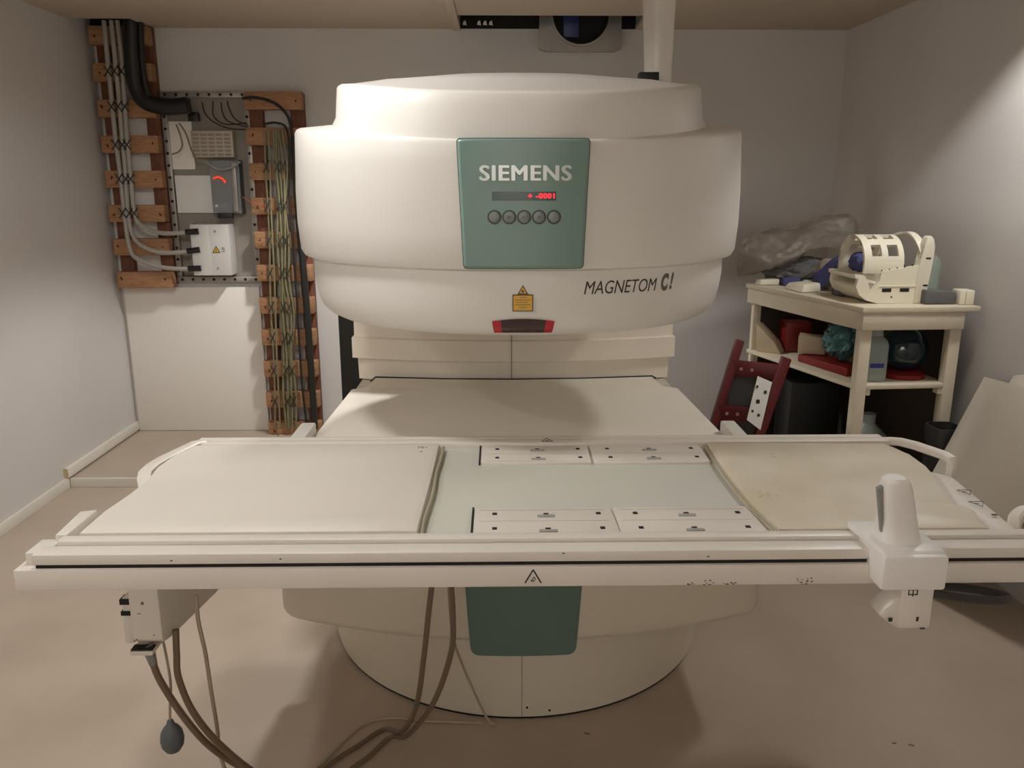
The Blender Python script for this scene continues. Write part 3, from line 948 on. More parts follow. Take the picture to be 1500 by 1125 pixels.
for i, (lab, pts) in enumerate(cond):
    w = wall_px(pts, 5.095 - .002 * i)
    q = MB(); q.tube(spline(w, 6), .0135, 10)
    cdt = q.build('conduit', 'cablegrey', None, lab, 'conduit', 'grey conduits on the corner rack')
    e = w[-1]; d = (w[-1] - w[-2]).normalized()
    q = MB(); q.cyl(e - d * .065, e + d * .012, .018, 14)
    q.build('connector', 'black', cdt, 'black connector sleeve')
    for yy in (104, 156, 212, 262, 312):
        q = MB()
        xx = 150 + (yy - 30) * .105 + i * 10 - (3 if i == 2 and yy > 200 else 0)
        p = aY(xx, yy, 5.08)
        q.tube([p + Vector((-.022, 0, .03)), p + Vector((.022, -.004, -.03))], .0035, 5)
        q.tube([p + Vector((.022, 0, .03)), p + Vector((-.022, -.004, -.03))], .0035, 5)
        q.build('cable_tie', 'cableblack', cdt)
# black flexible duct
q = MB(); w = wall_px([(192, 20), (194, 70), (197, 110), (203, 135), (216, 150), (240, 156), (262, 156), (276, 154)], 5.08)
q.tube(spline(w, 8), .048, 14)
hs = q.build('hose', 'black', None, 'thick black hose bending from the ceiling corner towards the filter panel', 'hose')
q = MB(); w2 = wall_px([(206, 20), (207, 70), (211, 110), (217, 138), (232, 150), (262, 149), (278, 148)], 5.07)
q.tube(spline(w2, 8), .016, 10)
q.build('hose', 'cableblack', None, 'thin black hose following the thick hose into the filter panel', 'hose')

# filter panel
fp = thing('filter_cabinet', (-1.84, 5.22, 1.03), 'riveted metal filter panel with open wiring on the back wall', 'filter panel')
q = MB(); q.box(-2.095, -1.57, 5.225, 5.238, 1.045, 2.165)
q.build('back_plate', 'backplate', fp)
def rail(x0, x1, z0, z1, n):
    q = MB(); q.box(x0, x1, 5.196, 5.224, z0, z1, .002)
    q.mi = 1
    for k in range(n):
        u = (k + .5) / n
        if x1 - x0 > z1 - z0:
            p = (x0 + (x1 - x0) * u, 5.193, (z0 + z1) / 2)
        else:
            p = ((x0 + x1) / 2, 5.193, z0 + (z1 - z0) * u)
        q.cyl(p, (p[0], 5.197, p[2]), .009, 10)
    q.build('perforated_rail', ['galv', 'gap'], fp)
rail(-2.10, -1.575, 2.135, 2.170, 8)
rail(-2.10, -1.575, 1.033, 1.068, 8)
rail(-2.10, -2.066, 1.070, 2.133, 15)
rail(-1.607, -1.572, 1.070, 2.133, 15)
# filter box with warning sign
fbx = thing('filter_box', (-1.85, 5.15, 1.08), 'grey metal filter box with a yellow warning triangle low on the filter panel', 'filter box')
q = MB(); q.box(-1.955, -1.725, 5.10, 5.224, 1.085, 1.395, .006)
q.mi = 1; q.box(-1.968, -1.953, 5.13, 5.20, 1.10, 1.40, .002)
q.mi = 0
q.build('body', ['filter', 'galv'], fbx)
q = MB(); q.box(-1.955, -1.845, 5.094, 5.101, 1.087, 1.393, .002)
q.build('lid', 'filter', fbx)
p = Vector((-1.808, 5.097, 1.243))
q = MB(); q.prism([p + Vector((-.024, 0, -.018)), p + Vector((.024, 0, -.018)), p + Vector((0, 0, .024))], (0, .003, 0))
q.mi = 1; q.prism([p + Vector((-.017, -.001, -.014)), p + Vector((.017, -.001, -.014)), p + Vector((0, -.001, .016))], (0, .002, 0))
q.mi = 0; q.box(p.x - .002, p.x + .002, p.y - .0025, p.y, p.z - .010, p.z + .006)
q.mi = 2
for dzz in (-.012, 0, .010):
    q.box(p.x + .034, p.x + .052, p.y + .0005, p.y + .003, p.z + dzz, p.z + dzz + .003)
q.build('warning_triangle', ['print', 'yellow', 'printgrey'], fbx, 'yellow warning triangle')
for zz in (1.355, 1.13):
    q = MB(); q.cyl((-1.806, 5.096, zz), (-1.806, 5.102, zz), .006, 12); q.build('screw', 'galv', fbx)
q = MB(); q.box(-2.06, -1.835, 5.205, 5.224, 1.46, 1.685, .002)
q.build('cover_sheet', 'paper', None, 'plain white square cover on the left of the filter panel', 'cover plate')
q = MB(); q.box(-2.07, -1.93, 5.208, 5.224, 1.72, 2.0, .002)
q.build('cover_sheet', 'panelwhite', None, 'pale cover plate above the white square on the filter panel', 'cover plate')
en = thing('electronics_box', (-1.73, 5.18, 1.45), 'dark electronics box with clear lid and a small red light on the filter panel', 'electronics box')
q = MB(); q.box(-1.825, -1.645, 5.150, 5.224, 1.455, 1.775, .004); q.build('case', 'dkbox', en)
q = MB(); q.box(-1.822, -1.648, 5.138, 5.149, 1.46, 1.772, .003); q.build('lid', 'clearlid', en)
q = MB(); q.tube(spline([(-1.80, 5.132, 1.665), (-1.77, 5.13, 1.675), (-1.74, 5.13, 1.66), (-1.73, 5.13, 1.64)]), .006, 6); q.build('indicator_light', 'redwire', en, 'red glowing wire')
q = MB(); q.box(-1.69, -1.66, 5.125, 5.137, 1.47, 1.76, .003); q.build('hinge_strip', 'galv', en)
q = MB(); q.box(-1.79, -1.70, 5.12, 5.15, 1.43, 1.462, .003); q.build('latch', 'black', en)
gv = thing('ventilated_cover', (-1.80, 5.2, 1.79), 'cream plastic cover with rows of slots on the upper filter panel', 'cover')
q = MB(); q.box(-1.925, -1.675, 5.165, 5.224, 1.79, 1.945, .005)
q.mi = 1
for r in range(6):
    for cc in range(5):
        q.box(-1.915 + cc * .047, -1.878 + cc * .047, 5.163, 5.1655, 1.80 + r * .023, 1.8125 + r * .023)
q.build('slotted_front', ['grid', 'backplate'], gv)
q = MB(); q.box(-1.93, -1.87, 5.16, 5.20, 2.0, 2.05, .004)
q.build('connector', 'black', None, 'small black connector block at the top of the filter panel', 'connector')
wires = [
    ('wire looping from the black connector under the top rail', [(296, 150), (300, 165), (312, 178), (335, 188), (360, 190)], 'cableblack', .004),
    ('wire hanging second from left under the top rail', [(312, 148), (313, 170), (330, 182), (362, 180)], 'cableblack', .004),
    ('wire hanging third from left under the top rail', [(324, 150), (326, 165), (335, 178), (362, 186)], 'cableblack', .004),
    ('wire hanging nearest the right end of the top rail', [(333, 148), (336, 160), (345, 175), (364, 184)], 'cableblack', .004),
    ('yellow grey wire looping on the left of the slotted cover', [(258, 182), (263, 195), (267, 212), (262, 222), (252, 226)], 'cablegreygreen', .005),
    ('yellow grey wire running beside the slotted cover', [(262, 180), (272, 195), (280, 218), (290, 238), (300, 242)], 'cablegreygreen', .005),
    ('grey wire under the slotted cover towards the dark box', [(300, 236), (320, 248), (340, 245), (352, 237)], 'cablegrey', .005),
    ('thin orange wire from the dark box to the tall rack', [(355, 288), (372, 298), (395, 304), (420, 304), (440, 297)], 'redwire2', .0025),
]
M['redwire2'] = mat('orange_wire', (190, 84, 50), 0.5)
for lab, pts, m, r in wires:
    q = MB(); q.tube(spline(wall_px(pts, 5.10), 6), r, 6)
    q.build('wire_cord', m, None, lab, 'wire')
# thick black arcs over the tall rack
for lab, pts, r in (('black cable arching over the top of the tall rack', [(355, 144), (375, 143), (400, 150), (418, 165), (426, 185), (430, 230), (434, 300), (440, 380), (448, 460), (456, 540), (462, 628)], .009),
                    ('black cable with kinks left of the thick black line', [(385, 182), (405, 180), (420, 190), (425, 240), (424, 300), (429, 360), (434, 430), (438, 500), (443, 570), (450, 628)], .007)):
    q = MB(); q.tube(spline(wall_px(pts, 5.085), 6), r, 8)
    q.build('cable', 'cableblack', None, lab, 'cable')
q = MB(); q.tube(spline(wall_px([(431, 200), (434, 260), (438, 320), (444, 390), (450, 460), (455, 530), (459, 590), (461, 628)], 5.075), 6), .021, 10)
q.build('cable', 'cableblack', None, 'thickest black cable running down beside the scanner', 'cable')
gr = [
    ('leftmost yellow green cable on the tall rack', 388, 404, .0065, -2),
    ('second yellow green cable from the left on the tall rack', 393, 410, .006, 1),
    ('third yellow green cable from the left on the tall rack', 400, 418, .008, -2),
    ('middle yellow green cable on the tall rack', 404, 423, .0065, 3),
    ('third yellow green cable from the right on the tall rack', 408, 428, .007, 4),
    ('second yellow green cable from the right on the tall rack', 412, 432, .006, 5),
    ('rightmost yellow green cable on the tall rack', 417, 437, .0065, 3),
]
for i, (lab, xa, xb, r, wv) in enumerate(gr):
    pts = []
    for k in range(9):
        yy = 190 + (628 - 190) * k / 8
        tie = 1.0 if k % 2 else .25          # pinched together at the ties
        mid = 403 + (421 - 403) * k / 8
        xx = xa + (xb - xa) * k / 8
        if i > 1:
            xx = mid + 3 + (xx - mid - 3) * (.55 + .45 * tie)
        pts.append((xx + wv * math.sin(k * 1.7 + i) * .5, yy))
    q = MB(); q.tube(spline(wall_px(pts, 5.10 - .012 * (i % 2)), 6), r, 8)
    co = q.build('cable', 'cablegreygreen', None, lab, 'cable', 'yellow green cables on the tall rack')
    if i in (0, 3, 5):
        for yy in (244, 301, 352, 400, 450, 495, 543, 588):
            kk = (yy - 190) / 438
            xx = xa + (xb - xa) * kk
            p = aY(xx, yy, 5.078)
            q = MB()
            q.tube([p + Vector((-.018, 0, .035)), p + Vector((.018, -.004, -.035))], .003, 5)
            q.tube([p + Vector((.018, 0, .035)), p + Vector((-.018, -.004, -.035))], .003, 5)
            q.build('cable_tie', 'cableblack', co)
# big access panel under it
q = MB(); q.box(-2.452, -1.60, 5.218, 5.239, .052, 1.0, .002)
q.build('access_panel', 'panelwhite', None, 'large blank white access panel low on the back wall under the filter panel', 'wall panel')

# vent flange in the ceiling opening
vf = thing('vent_flange', (.4, 5.2, 2.4), 'grey metal duct flange with a dark round hole in the ceiling opening', 'duct flange')
q = MB()
cx0, cz0, rr = .41, 2.60, .165
n = 48
outer, inner = [], []
for k in range(n):
    a = 2 * PI * k / n
    ca, sa = math.cos(a), math.sin(a)
    s = min(.243 / max(1e-6, abs(ca)), .203 / max(1e-6, abs(sa)))
    outer.append(Vector((cx0 + ca * s, 5.19, cz0 + sa * s)))
    inner.append(Vector((cx0 + ca * rr, 5.19, cz0 + sa * rr)))
bk = Vector((0, .02, 0))
q.rings([outer, inner, [p + bk for p in inner], [p + bk for p in outer], outer], False, False)
q.build('flange_plate', 'galv', vf)
q = MB(); q.rings([[Vector((cx0 + r * math.cos(2 * PI * k / n), y, cz0 + r * math.sin(2 * PI * k / n))) for k in range(n)] for r, y in ((rr + .012, 5.19), (rr + .012, 5.165), (rr, 5.165), (rr, 5.2))], False, False)
q.build('collar', 'galv', vf)
q = MB(); q.cyl((cx0, 5.212, cz0), (cx0, 5.222, cz0), rr + .01, n)
q.mi = 1; q.box(cx0 - .10, cx0 - .01, 5.205, 5.214, cz0 - .12, cz0 + .08, .01)
q.build('duct_hole', ['void', 'bluefilm'], vf, 'dark hole with a bluish film inside')
q = MB()
for k in range(4):
    q.hexa([(-.285 + k * .035 + (.05 if k > 0 else 0), 5.20, 2.548), (-.262 + k * .035 + (.05 if k > 0 else 0), 5.20, 2.545), (-.262 + k * .035 + (.05 if k > 0 else 0), 5.215, 2.545), (-.285 + k * .035 + (.05 if k > 0 else 0), 5.215, 2.548)],
           [(-.280 + k * .035 + (.05 if k > 0 else 0), 5.20, 2.565), (-.268 + k * .035 + (.05 if k > 0 else 0), 5.20, 2.57), (-.268 + k * .035 + (.05 if k > 0 else 0), 5.215, 2.57), (-.280 + k * .035 + (.05 if k > 0 else 0), 5.215, 2.565)])
q.build('torn_foil', 'paper', None, 'torn white scraps in the dark ceiling opening left of the duct flange', 'scraps')

# ------------------------------------------------------------------ shelf table on the right
FL, FR, BL, BR = Vector((1.465, 3.42)), Vector((1.985, 3.45)), Vector((1.222, 4.29)), Vector((1.80, 4.45))
st = thing('shelf_table', (1.6, 3.9, 0), 'cream painted wooden table with a middle shelf in the right corner', 'shelf table')
def quad(a, b, c, d, z0, z1, bev=.003):
    q = MB(); q.hexa([(p.x, p.y, z0) for p in (a, b, c, d)], [(p.x, p.y, z1) for p in (a, b, c, d)], bev)
    return q
quad(FL, FR, BR, BL, 1.106, 1.130).build('table_top', 'shelf', st)
inx = lambda p, k: p + ((FL + FR + BL + BR) / 4 - p) * k
def strip(a, b, z0, z1, th=.02, side=1):
    a, b = Vector(a), Vector(b)
    d = (b - a).normalized(); n = Vector((-d.y, d.x)) * th * side
    q = MB(); q.hexa([(p.x, p.y, z0) for p in (a, b, b + n, a + n)], [(p.x, p.y, z1) for p in (a, b, b + n, a + n)], .002)
    return q
fa, fb2, ba, bb = FL + Vector((.006, .006)), Vector((1.925, 3.455)), BL + Vector((.010, -.006)), BR + Vector((-.02, -.02))
strip(fa, fb2, 1.030, 1.106).build('apron', 'shelf', st)
strip(ba, fa, 1.030, 1.106).build('apron', 'shelf', st)
for a_, b_, nm in ((Vector((1.80, 4.43)), BL + Vector((.05, .03)), 'rear'), (Vector((1.945, 3.54)), Vector((1.80, 4.34)), 'side')):  # added boards, their dark colour deepens the shade under the top
    strip(a_, b_, .02, 1.03, .006).build('darkening_board', 'darkboard', st, 'dark brown board added to darken the ' + nm + ' of the table')
def leg(p, w=.05):
    q = MB(); q.box(p[0], p[0] + w, p[1], p[1] + w, 0.0, 1.106, .003)
    return q.build('leg', 'shelf', st)
leg((1.475, 3.445)); leg((1.880, 3.475)); leg((1.255, 4.235), .04); leg((1.76, 4.35))
ms = quad(FL + Vector((.015, .03)), Vector((1.92, 3.48)), BR + Vector((-.03, -.03)), BL + Vector((.02, -.02)), .762, .782)
ms.build('middle_shelf', 'shelf', st)
q = MB(); q.box(1.526, 1.55, 3.46, 3.50, .735, .762); q.build('bracket', 'shelf', st)
q = MB(); q.box(1.86, 1.88, 3.48, 3.52, .735, .762); q.build('bracket', 'shelf', st)
TZ = 1.131

# head coil
hc = thing('head_coil', (1.62, 3.60, TZ), 'cream white head coil with slotted cage and hooked end on the table top', 'head coil')
HO = Vector((1.622, 3.535, TZ)); HU = Vector((.998, .06, 0)).normalized(); HV = Vector((-.06, .998, 0)).normalized()
H = lambda s, d, z: HO + HU * (s * .81) + HV * d + Vector((0, 0, z))
side = [(-.200, .128), (-.198, .112), (-.185, .108), (-.188, .075), (-.168, .040), (-.125, .014), (-.06, .0), (.170, .0), (.172, .168), (.02, .138), (-.055, .118), (-.085, .135), (-.13, .128)]
near = [(-.200, .128), (-.198, .112), (-.180, .108), (-.188, .075), (-.168, .040), (-.125, .014), (-.06, .0), (.170, .0), (.172, .168), (.02, .148), (-.050, .140), (-.060, .100), (-.095, .060), (-.105, .052), (-.125, .100), (-.150, .124)]
q = MB(); q.hexa([H(s, 0, z) for s, z in near], [H(s, .02, z) for s, z in near])
q.hexa([H(s, .235, z) for s, z in side], [H(s, .255, z) for s, z in side])
fl = [(-.186, .075), (-.166, .040), (-.123, .014), (-.06, .001), (.17, .001), (.17, .02), (-.05, .02), (-.11, .032), (-.150, .055), (-.172, .082)]
q.hexa([H(s, .02, z) for s, z in fl], [H(s, .235, z) for s, z in fl])
# sloped head rest
q.hexa([H(-.19, .02, .108), H(-.19, .235, .108), H(-.03, .235, .07), H(-.03, .02, .07)], [H(-.2, .02, .126), H(-.2, .235, .126), H(-.03, .235, .085), H(-.03, .02, .085)], .003)
q.mi = 1
for s0 in (-.042, .058):
    q.hexa([H(s0, -.001, .050), H(s0 + .052, -.001, .050), H(s0 + .052, .004, .050), H(s0, .004, .050)], [H(s0, -.001, .066), H(s0 + .052, -.001, .066), H(s0 + .052, .004, .066), H(s0, .004, .066)])
q.cyl(H(.015, -.001, .028), H(.015, .003, .028), .004, 8)
for k in range(5):
    s0 = -.05 + k * .042
    zz = .140 + k * .0055
    q.cyl(H(s0, .008, zz), H(s0, .008, zz + .006), .0035, 8)
    q.cyl(H(-.19 + k * .03 + .02, .24, .132), H(-.19 + k * .03 + .02, .24, .138), .003, 8)
q.mi = 0
q.hexa([H(-.06, -.004, .074), H(.168, -.004, .074), H(.168, .002, .074), H(-.06, .002, .074)], [H(-.05, -.004, .078), H(.168, -.004, .078), H(.168, .002, .078), H(-.05, .002, .078)])
q.build('lower_shell', ['coilwhite', 'gap'], hc)
# cage: half-cylinder ribs and bars
q = MB()
R0, R1 = .108, .122
def arch(s0, s1, a0=0, a1=PI, r0=R0, r1=R1, zc=.168, dc=.128, n=24):
    rg = []
    for k in range(n + 1):
        a = a0 + (a1 - a0) * k / n
        ca, sa = math.cos(a), math.sin(a)
        rg.append([H(s0, dc - r0 * ca, zc + r0 * sa), H(s0, dc - r1 * ca, zc + r1 * sa), H(s1, dc - r1 * ca, zc + r1 * sa), H(s1, dc - r0 * ca, zc + r0 * sa)])
    q.rings(rg)
arch(-.150, -.108); arch(-.052, -.018); arch(.040, .070)
for a in (0, .75, 1.45, 2.1, 2.75):
    arch(-.15, .07, a, a + .30, n=4)
q.hexa([H(-.15, .006, .13), H(.07, .006, .13), H(.07, .020, .13), H(-.15, .020, .13)], [H(-.15, .006, .18), H(.07, .006, .18), H(.07, .020, .18), H(-.15, .020, .18)], .002)
q.hexa([H(-.15, .236, .11), H(.07, .236, .11), H(.07, .25, .11), H(-.15, .25, .11)], [H(-.15, .236, .18), H(.07, .236, .18), H(.07, .25, .18), H(-.15, .25, .18)], .002)
q.build('cage', 'coilwhite', hc)
# hooked end
q = MB()
endp = [(.140, .0), (.205, .002), (.214, .12), (.222, .205), (.224, .245), (.214, .278), (.196, .292), (.176, .285), (.166, .25), (.158, .19), (.146, .165)]
q.hexa([H(s, -.006, z) for s, z in endp], [H(s, .035, z) for s, z in endp], .004)
q.mi = 1
for z0 in (.075, .192):
    q.hexa([H(.180, -.0075, z0), H(.206, -.0075, z0), H(.206, -.004, z0), H(.180, -.004, z0)], [H(.180, -.0075, z0 + .007), H(.206, -.0075, z0 + .007), H(.206, -.004, z0 + .007), H(.180, -.004, z0 + .007)])
q.mi = 0
rg = []
for k in range(21):
    a = PI * k / 20
    d = .128 - .118 * math.cos(a)
    z = .185 + .107 * math.sin(a)
    s = .200 - .030 * math.sin(a) - .13 * max(0, (k - 10) / 10) ** 1.2
    wd = .030
    rg.append([H(s - wd, d, z), H(s - wd, d * .96 + .006, z + .010), H(s + .01, d * .96 + .006, z + .010), H(s + .01, d, z)])
q.rings(rg)
q.build('end_hook', ['coilwhite', 'gap'], hc)
q = MB(); q.hexa([H(-.13, .09, .235), H(-.10, .09, .235), H(-.10, .12, .235), H(-.13, .12, .235)], [H(-.13, .09, .241), H(-.10, .09, .241), H(-.10, .12, .241), H(-.13, .12, .241)], .001)
q.build('mirror_clip', 'coilwhite', hc)

# lumpy soft things
def lump(name, m, c, r, label, cat, amp=.25, freq=3.0, rot=0.0, fold=0.0, sub=4, parent=None, flat=None, group=None):
    bm = bmesh.new()
    bmesh.ops.create_icosphere(bm, subdivisions=sub, radius=1.0)
    R = Matrix.Rotation(rot, 3, 'Z')
    for v in bm.verts:
        p = v.co.copy()
        nz = noise.noise(p * freq + Vector(c) * 7) * amp + noise.noise(p * freq * 2.7 + Vector(c)) * amp * .5
        if fold:
            nz += fold * abs(noise.noise(Vector((p.x * 5, p.y * 5, p.z * 1.2)) + Vector(c)))
        p *= (1 + nz)
        q3 = Vector((p.x * r[0], p.y * r[1], p.z * r[2]))
        q3 = R @ q3
        w = Vector(c) + q3
        if flat is not None:
            w.z = max(w.z, flat)
        v.co = w
    q = MB(); q.bm.free(); q.bm = bm
    return q.build(name, m, parent, label, cat, group)
# plastic covered bundle at the back of the table top: draped sheet as a ridged surface
def drape(name, m, rows, label, cat, th=.004, amp=.036, freq=11):
    q = MB()
    n = len(rows)
    grid = []
    for i, row in enumerate(rows):
        sp_ = spline(row, 12)
        grid.append(sp_)
    L = min(len(g) for g in grid)
    cols = [spline([g[j] for g in grid], 10) for j in range(L)]
    rg = []
    for j in range(L):
        rw = []
        for p in cols[j]:
            d = noise.noise(p * freq) * amp * .8 + (.5 - abs(noise.noise(p * freq * .6 + Vector((3, 1, 2))))) * amp + (.4 - abs(noise.noise(p * freq * 2.2))) * amp * .7
            rw.append(p + Vector((-.1, -.75, .6)) * d)
        rg.append(rw)
    q.rings(rg, False, False, closed=False)
    bmesh.ops.solidify(q.bm, geom=q.bm.faces[:], thickness=th)
    return q.build(name, m, None, label, cat, sharp=50)
A = lambda x, y, Y: aY(x, y, Y)
drape('plastic_sheet', 'plastic', [
    [A(1100, 345, 4.40), A(1150, 333, 4.40), A(1200, 322, 4.40), A(1240, 314, 4.40), A(1262, 345, 4.40)],
    [A(1088, 352, 4.30), A(1140, 345, 4.30), A(1195, 332, 4.32), A(1240, 322, 4.34), A(1258, 345, 4.35)],
    [A(1082, 372, 4.24), A(1130, 372, 4.18), A(1185, 352, 4.22), A(1230, 345, 4.26), A(1254, 350, 4.28)],
    [A(1078, 394, 4.26), A(1110, 398, 4.18), A(1160, 380, 4.16), A(1212, 360, 4.20), A(1245, 360, 4.24)],
    [A(1080, 408, 4.30), A(1098, 404, 4.22), A(1140, 393, 4.17), A(1200, 368, 4.18), A(1235, 366, 4.22)],
], 'crumpled cloudy plastic sheet heaped at the back of the table top', 'plastic sheet')
lump('padded_roll', 'foamgrey', (1.48, 4.27, TZ + .07), (.17, .10, .075), 'dark grey padded roll under the plastic sheet on the table top', 'padding', flat=TZ)
lump('padded_roll', 'plastic', (1.55, 4.05, TZ + .075), (.045, .09, .075), 'pale striped cushion end between plastic sheet and blue strap', 'padding', amp=.1, flat=TZ)
q = MB(); w = [A(1196, 414, 4.0), A(1208, 404, 3.96), A(1224, 390, 3.90), A(1246, 380, 3.84), A(1262, 384, 3.80)]
q.rings([[p + Vector((0, -.03, -.034)), p + Vector((0, .05, -.03)), p + Vector((0, .05, .03)), p + Vector((0, -.03, .036))] for p in spline(w, 6)])
q.build('strap', 'bluefoam', None, 'blue strap running from the table top into the head coil', 'strap')
lump('cushion', 'bluefoam', (1.558, 3.70, TZ + .165), (.055, .05, .045), 'blue cushion lying inside the cage of the head coil', 'cushion', amp=.15)
q = MB(); q.box(1.375, 1.462, 4.155, 4.235, TZ, TZ + .04, .01); q.build('pad_block', 'bluefoam', None, 'small blue block beside the white wedge on the table top', 'pad')
q = MB(); q.hexa([(1.262, 4.18, TZ), (1.368, 4.20, TZ), (1.368, 4.25, TZ), (1.25, 4.24, TZ)], [(1.265, 4.18, TZ + .03), (1.368, 4.20, TZ + .03), (1.368, 4.24, TZ + .03), (1.255, 4.23, TZ + .03)], .006)
q.build('coil_part', 'coilwhite', None, 'white bar poking out from under the plastic sheet', 'coil part')
q = MB(); q.hexa([(1.338, 4.06, TZ), (1.366, 3.88, TZ), (1.478, 3.92, TZ), (1.455, 4.08, TZ)], [(1.36, 4.06, TZ + .030), (1.385, 3.90, TZ + .040), (1.475, 3.93, TZ + .044), (1.452, 4.07, TZ + .038)], .010)
q.build('coil_part', 'coilwhite', None, 'white plastic wedge near the front edge of the table top', 'coil part')
q = MB(); q.box(1.475, 1.545, 4.13, 4.18, TZ, TZ + .03, .008); q.build('coil_part', 'clamp', None, 'small white piece behind the white wedge on the table top', 'coil part')
lump('padding', 'foamgrey', (1.515, 3.80, TZ + .03), (.035, .06, .040), 'small grey pad squeezed between white wedge and head coil', 'padding', amp=.1, flat=TZ)
# clear jug, foam block and box
q = MB(); q.lathe((1.885, 3.75, TZ), [(.05, 0), (.062, .01), (.063, .13), (.058, .165), (.03, .195), (.022, .20), (.022, .215)], 28)
q.build('clear_jar', 'clear', None, 'pale green see-through jar behind the head coil', 'jar')
q = MB(); q.hexa([(1.765, 3.50, TZ), (1.905, 3.505, TZ), (1.90, 3.60, TZ), (1.765, 3.60, TZ)], [(1.765, 3.50, TZ + .062), (1.905, 3.505, TZ + .052), (1.90, 3.60, TZ + .052), (1.765, 3.60, TZ + .062)], .006)
q.build('foam_block', 'foamgrey', None, 'dark grey foam block right of the head coil', 'foam block')
q = MB(); q.box(1.912, 1.975, 3.49, 3.56, TZ, TZ + .062, .004)
q.mi = 1; q.box(1.935, 1.937, 3.488, 3.4905, TZ + .004, TZ + .058)
q.build('small_box', ['coilwhite', 'piping'], None, 'small white box at the right end of the table top', 'box')

# middle shelf
MZ = .7825
q = MB(); q.hexa([(1.27, 4.20, MZ), (1.375, 4.12, MZ), (1.42, 4.18, MZ), (1.32, 4.25, MZ)], [(1.26, 4.20, MZ + .15), (1.34, 4.13, MZ + .06), (1.39, 4.19, MZ + .06), (1.31, 4.25, MZ + .15)], .004)
q.build('paper_bundle', 'card', None, 'cream folded carton at the far left end of the middle shelf', 'carton')
q = MB(); q.box(1.41, 1.54, 4.16, 4.28, MZ, MZ + .16, .008); q.build('red_box', 'redtray', None, 'dark red box at the back of the middle shelf', 'box')
q = MB(); q.hexa([(1.395, 3.94, MZ + .042), (1.515, 3.90, MZ + .042), (1.555, 4.0, MZ + .042), (1.44, 4.05, MZ + .042)], [(1.393, 3.94, MZ + .128), (1.515, 3.90, MZ + .122), (1.555, 4.0, MZ + .122), (1.44, 4.05, MZ + .128)], .004)
q.build('carton', 'card', None, 'beige carton standing on the red tray of the middle shelf', 'carton')
q = MB(); q.hexa([(1.40, 3.95, MZ), (1.505, 3.61, MZ), (1.60, 3.66, MZ), (1.54, 4.02, MZ)], [(1.40, 3.95, MZ + .036), (1.505, 3.61, MZ + .040), (1.60, 3.66, MZ + .04), (1.54, 4.02, MZ + .036)], .006)
q.build('tray', 'redtray', None, 'red plastic tray at the front edge of the middle shelf', 'tray')
lump('bag', 'teal3', (1.555, 3.80, MZ + .135), (.085, .085, .085), 'shiny teal plastic bag bulging above the red tray', 'bag', amp=.3, fold=.15)
jg = thing('jug', (1.59, 3.53, MZ), 'cloudy white jug with a blue printed band behind the front leg', 'jug')
q = MB(); q.rings([[Vector((1.592, 3.56, MZ)) + Vector(sup(a, b2, 4, 2 * PI * k / 32) + (z,)) for k in range(32)] for a, b2, z in ((.050, .045, 0), (.056, .05, .008), (.056, .05, .16), (.048, .044, .185), (.030, .03, .20), (.028, .028, .205))])
q.build('body', 'jug', jg)
q = MB(); q.lathe((1.592, 3.56, MZ + .204), [(.034, 0), (.034, .026), (.031, .03)], 24); q.build('cap', 'jugcap', jg)
q = MB(); q.box(1.562, 1.622, 3.5085, 3.512, MZ + .065, MZ + .085); q.build('label_band', 'bluelabel', jg, 'blue printed band')
ph = thing('phantom', (1.77, 3.62, MZ), 'dark blue glossy phantom sphere on a red base under the table top', 'phantom')
bm_ = lump('sphere', 'dkteal', (1.765, 3.64, MZ + .125), (.110, .10, .10), None, None, amp=.02, parent=ph)
q = MB(); q.lathe((1.765, 3.64, MZ), [(.105, 0), (.108, .02), (.09, .032)], 28); q.build('base', 'redtray', ph, 'red base')
# under the shelf
q = MB(); q.box(1.40, 1.66, 4.0, 4.22, 0.0, .66, .008); q.build('computer_case', 'pc', None, 'black computer case standing under the middle shelf', 'computer case')
q = MB(); q.lathe((1.66, 3.68, 0), [(.09, 0), (.10, .02), (.10, .42), (.085, .49), (.04, .535), (.032, .545), (.032, .59), (.02, .592)], 28)
q.build('bottle', 'jug', None, 'large cloudy bottle on the floor under the middle shelf', 'bottle')
q = MB(); q.rings([[Vector((1.862, 3.392, 0)) + Vector(sup(a * .74, a * .74, 4, 2 * PI * k / 32) + (z,)) for k in range(32)] for a, z in ((.07, 0), (.082, .52), (.090, .60), (.088, .615), (.080, .615), (.078, .55))])
q.build('bin', 'bucket', None, 'dark plastic bin at the right front leg of the shelf table', 'bin')
# red step frame
rs = thing('step_ladder', (1.05, 3.65, 0), 'red folded step ladder with a white label sheet leaning beside the shelf table', 'step ladder')
ltop, l2 = A(1084, 498, 3.80), A(1046, 620, 3.74)
rtop, r2 = A(1152, 524, 3.70), A(1112, 637, 3.64)
lbot = l2 + (l2 - ltop) * (l2.z / (ltop.z - l2.z))
rbot = r2 + (r2 - rtop) * (r2.z / (rtop.z - r2.z))
def bar(q, a, b, w, d):
    a, b = Vector(a), Vector(b)
    t = (b - a).normalized(); s = t.cross(Vector((0, 1, 0))).normalized() * w / 2; e = Vector((0, 1, 0)) * d / 2
    q.hexa([a - s - e, a + s - e, a + s + e, a - s + e], [b - s - e, b + s - e, b + s + e, b - s + e], .003)
q = MB(); bar(q, lbot, ltop, .04, .03); q.build('rail', 'redpaint', rs)
q = MB(); bar(q, rbot, rtop, .045, .03); q.build('rail', 'redpaint', rs)
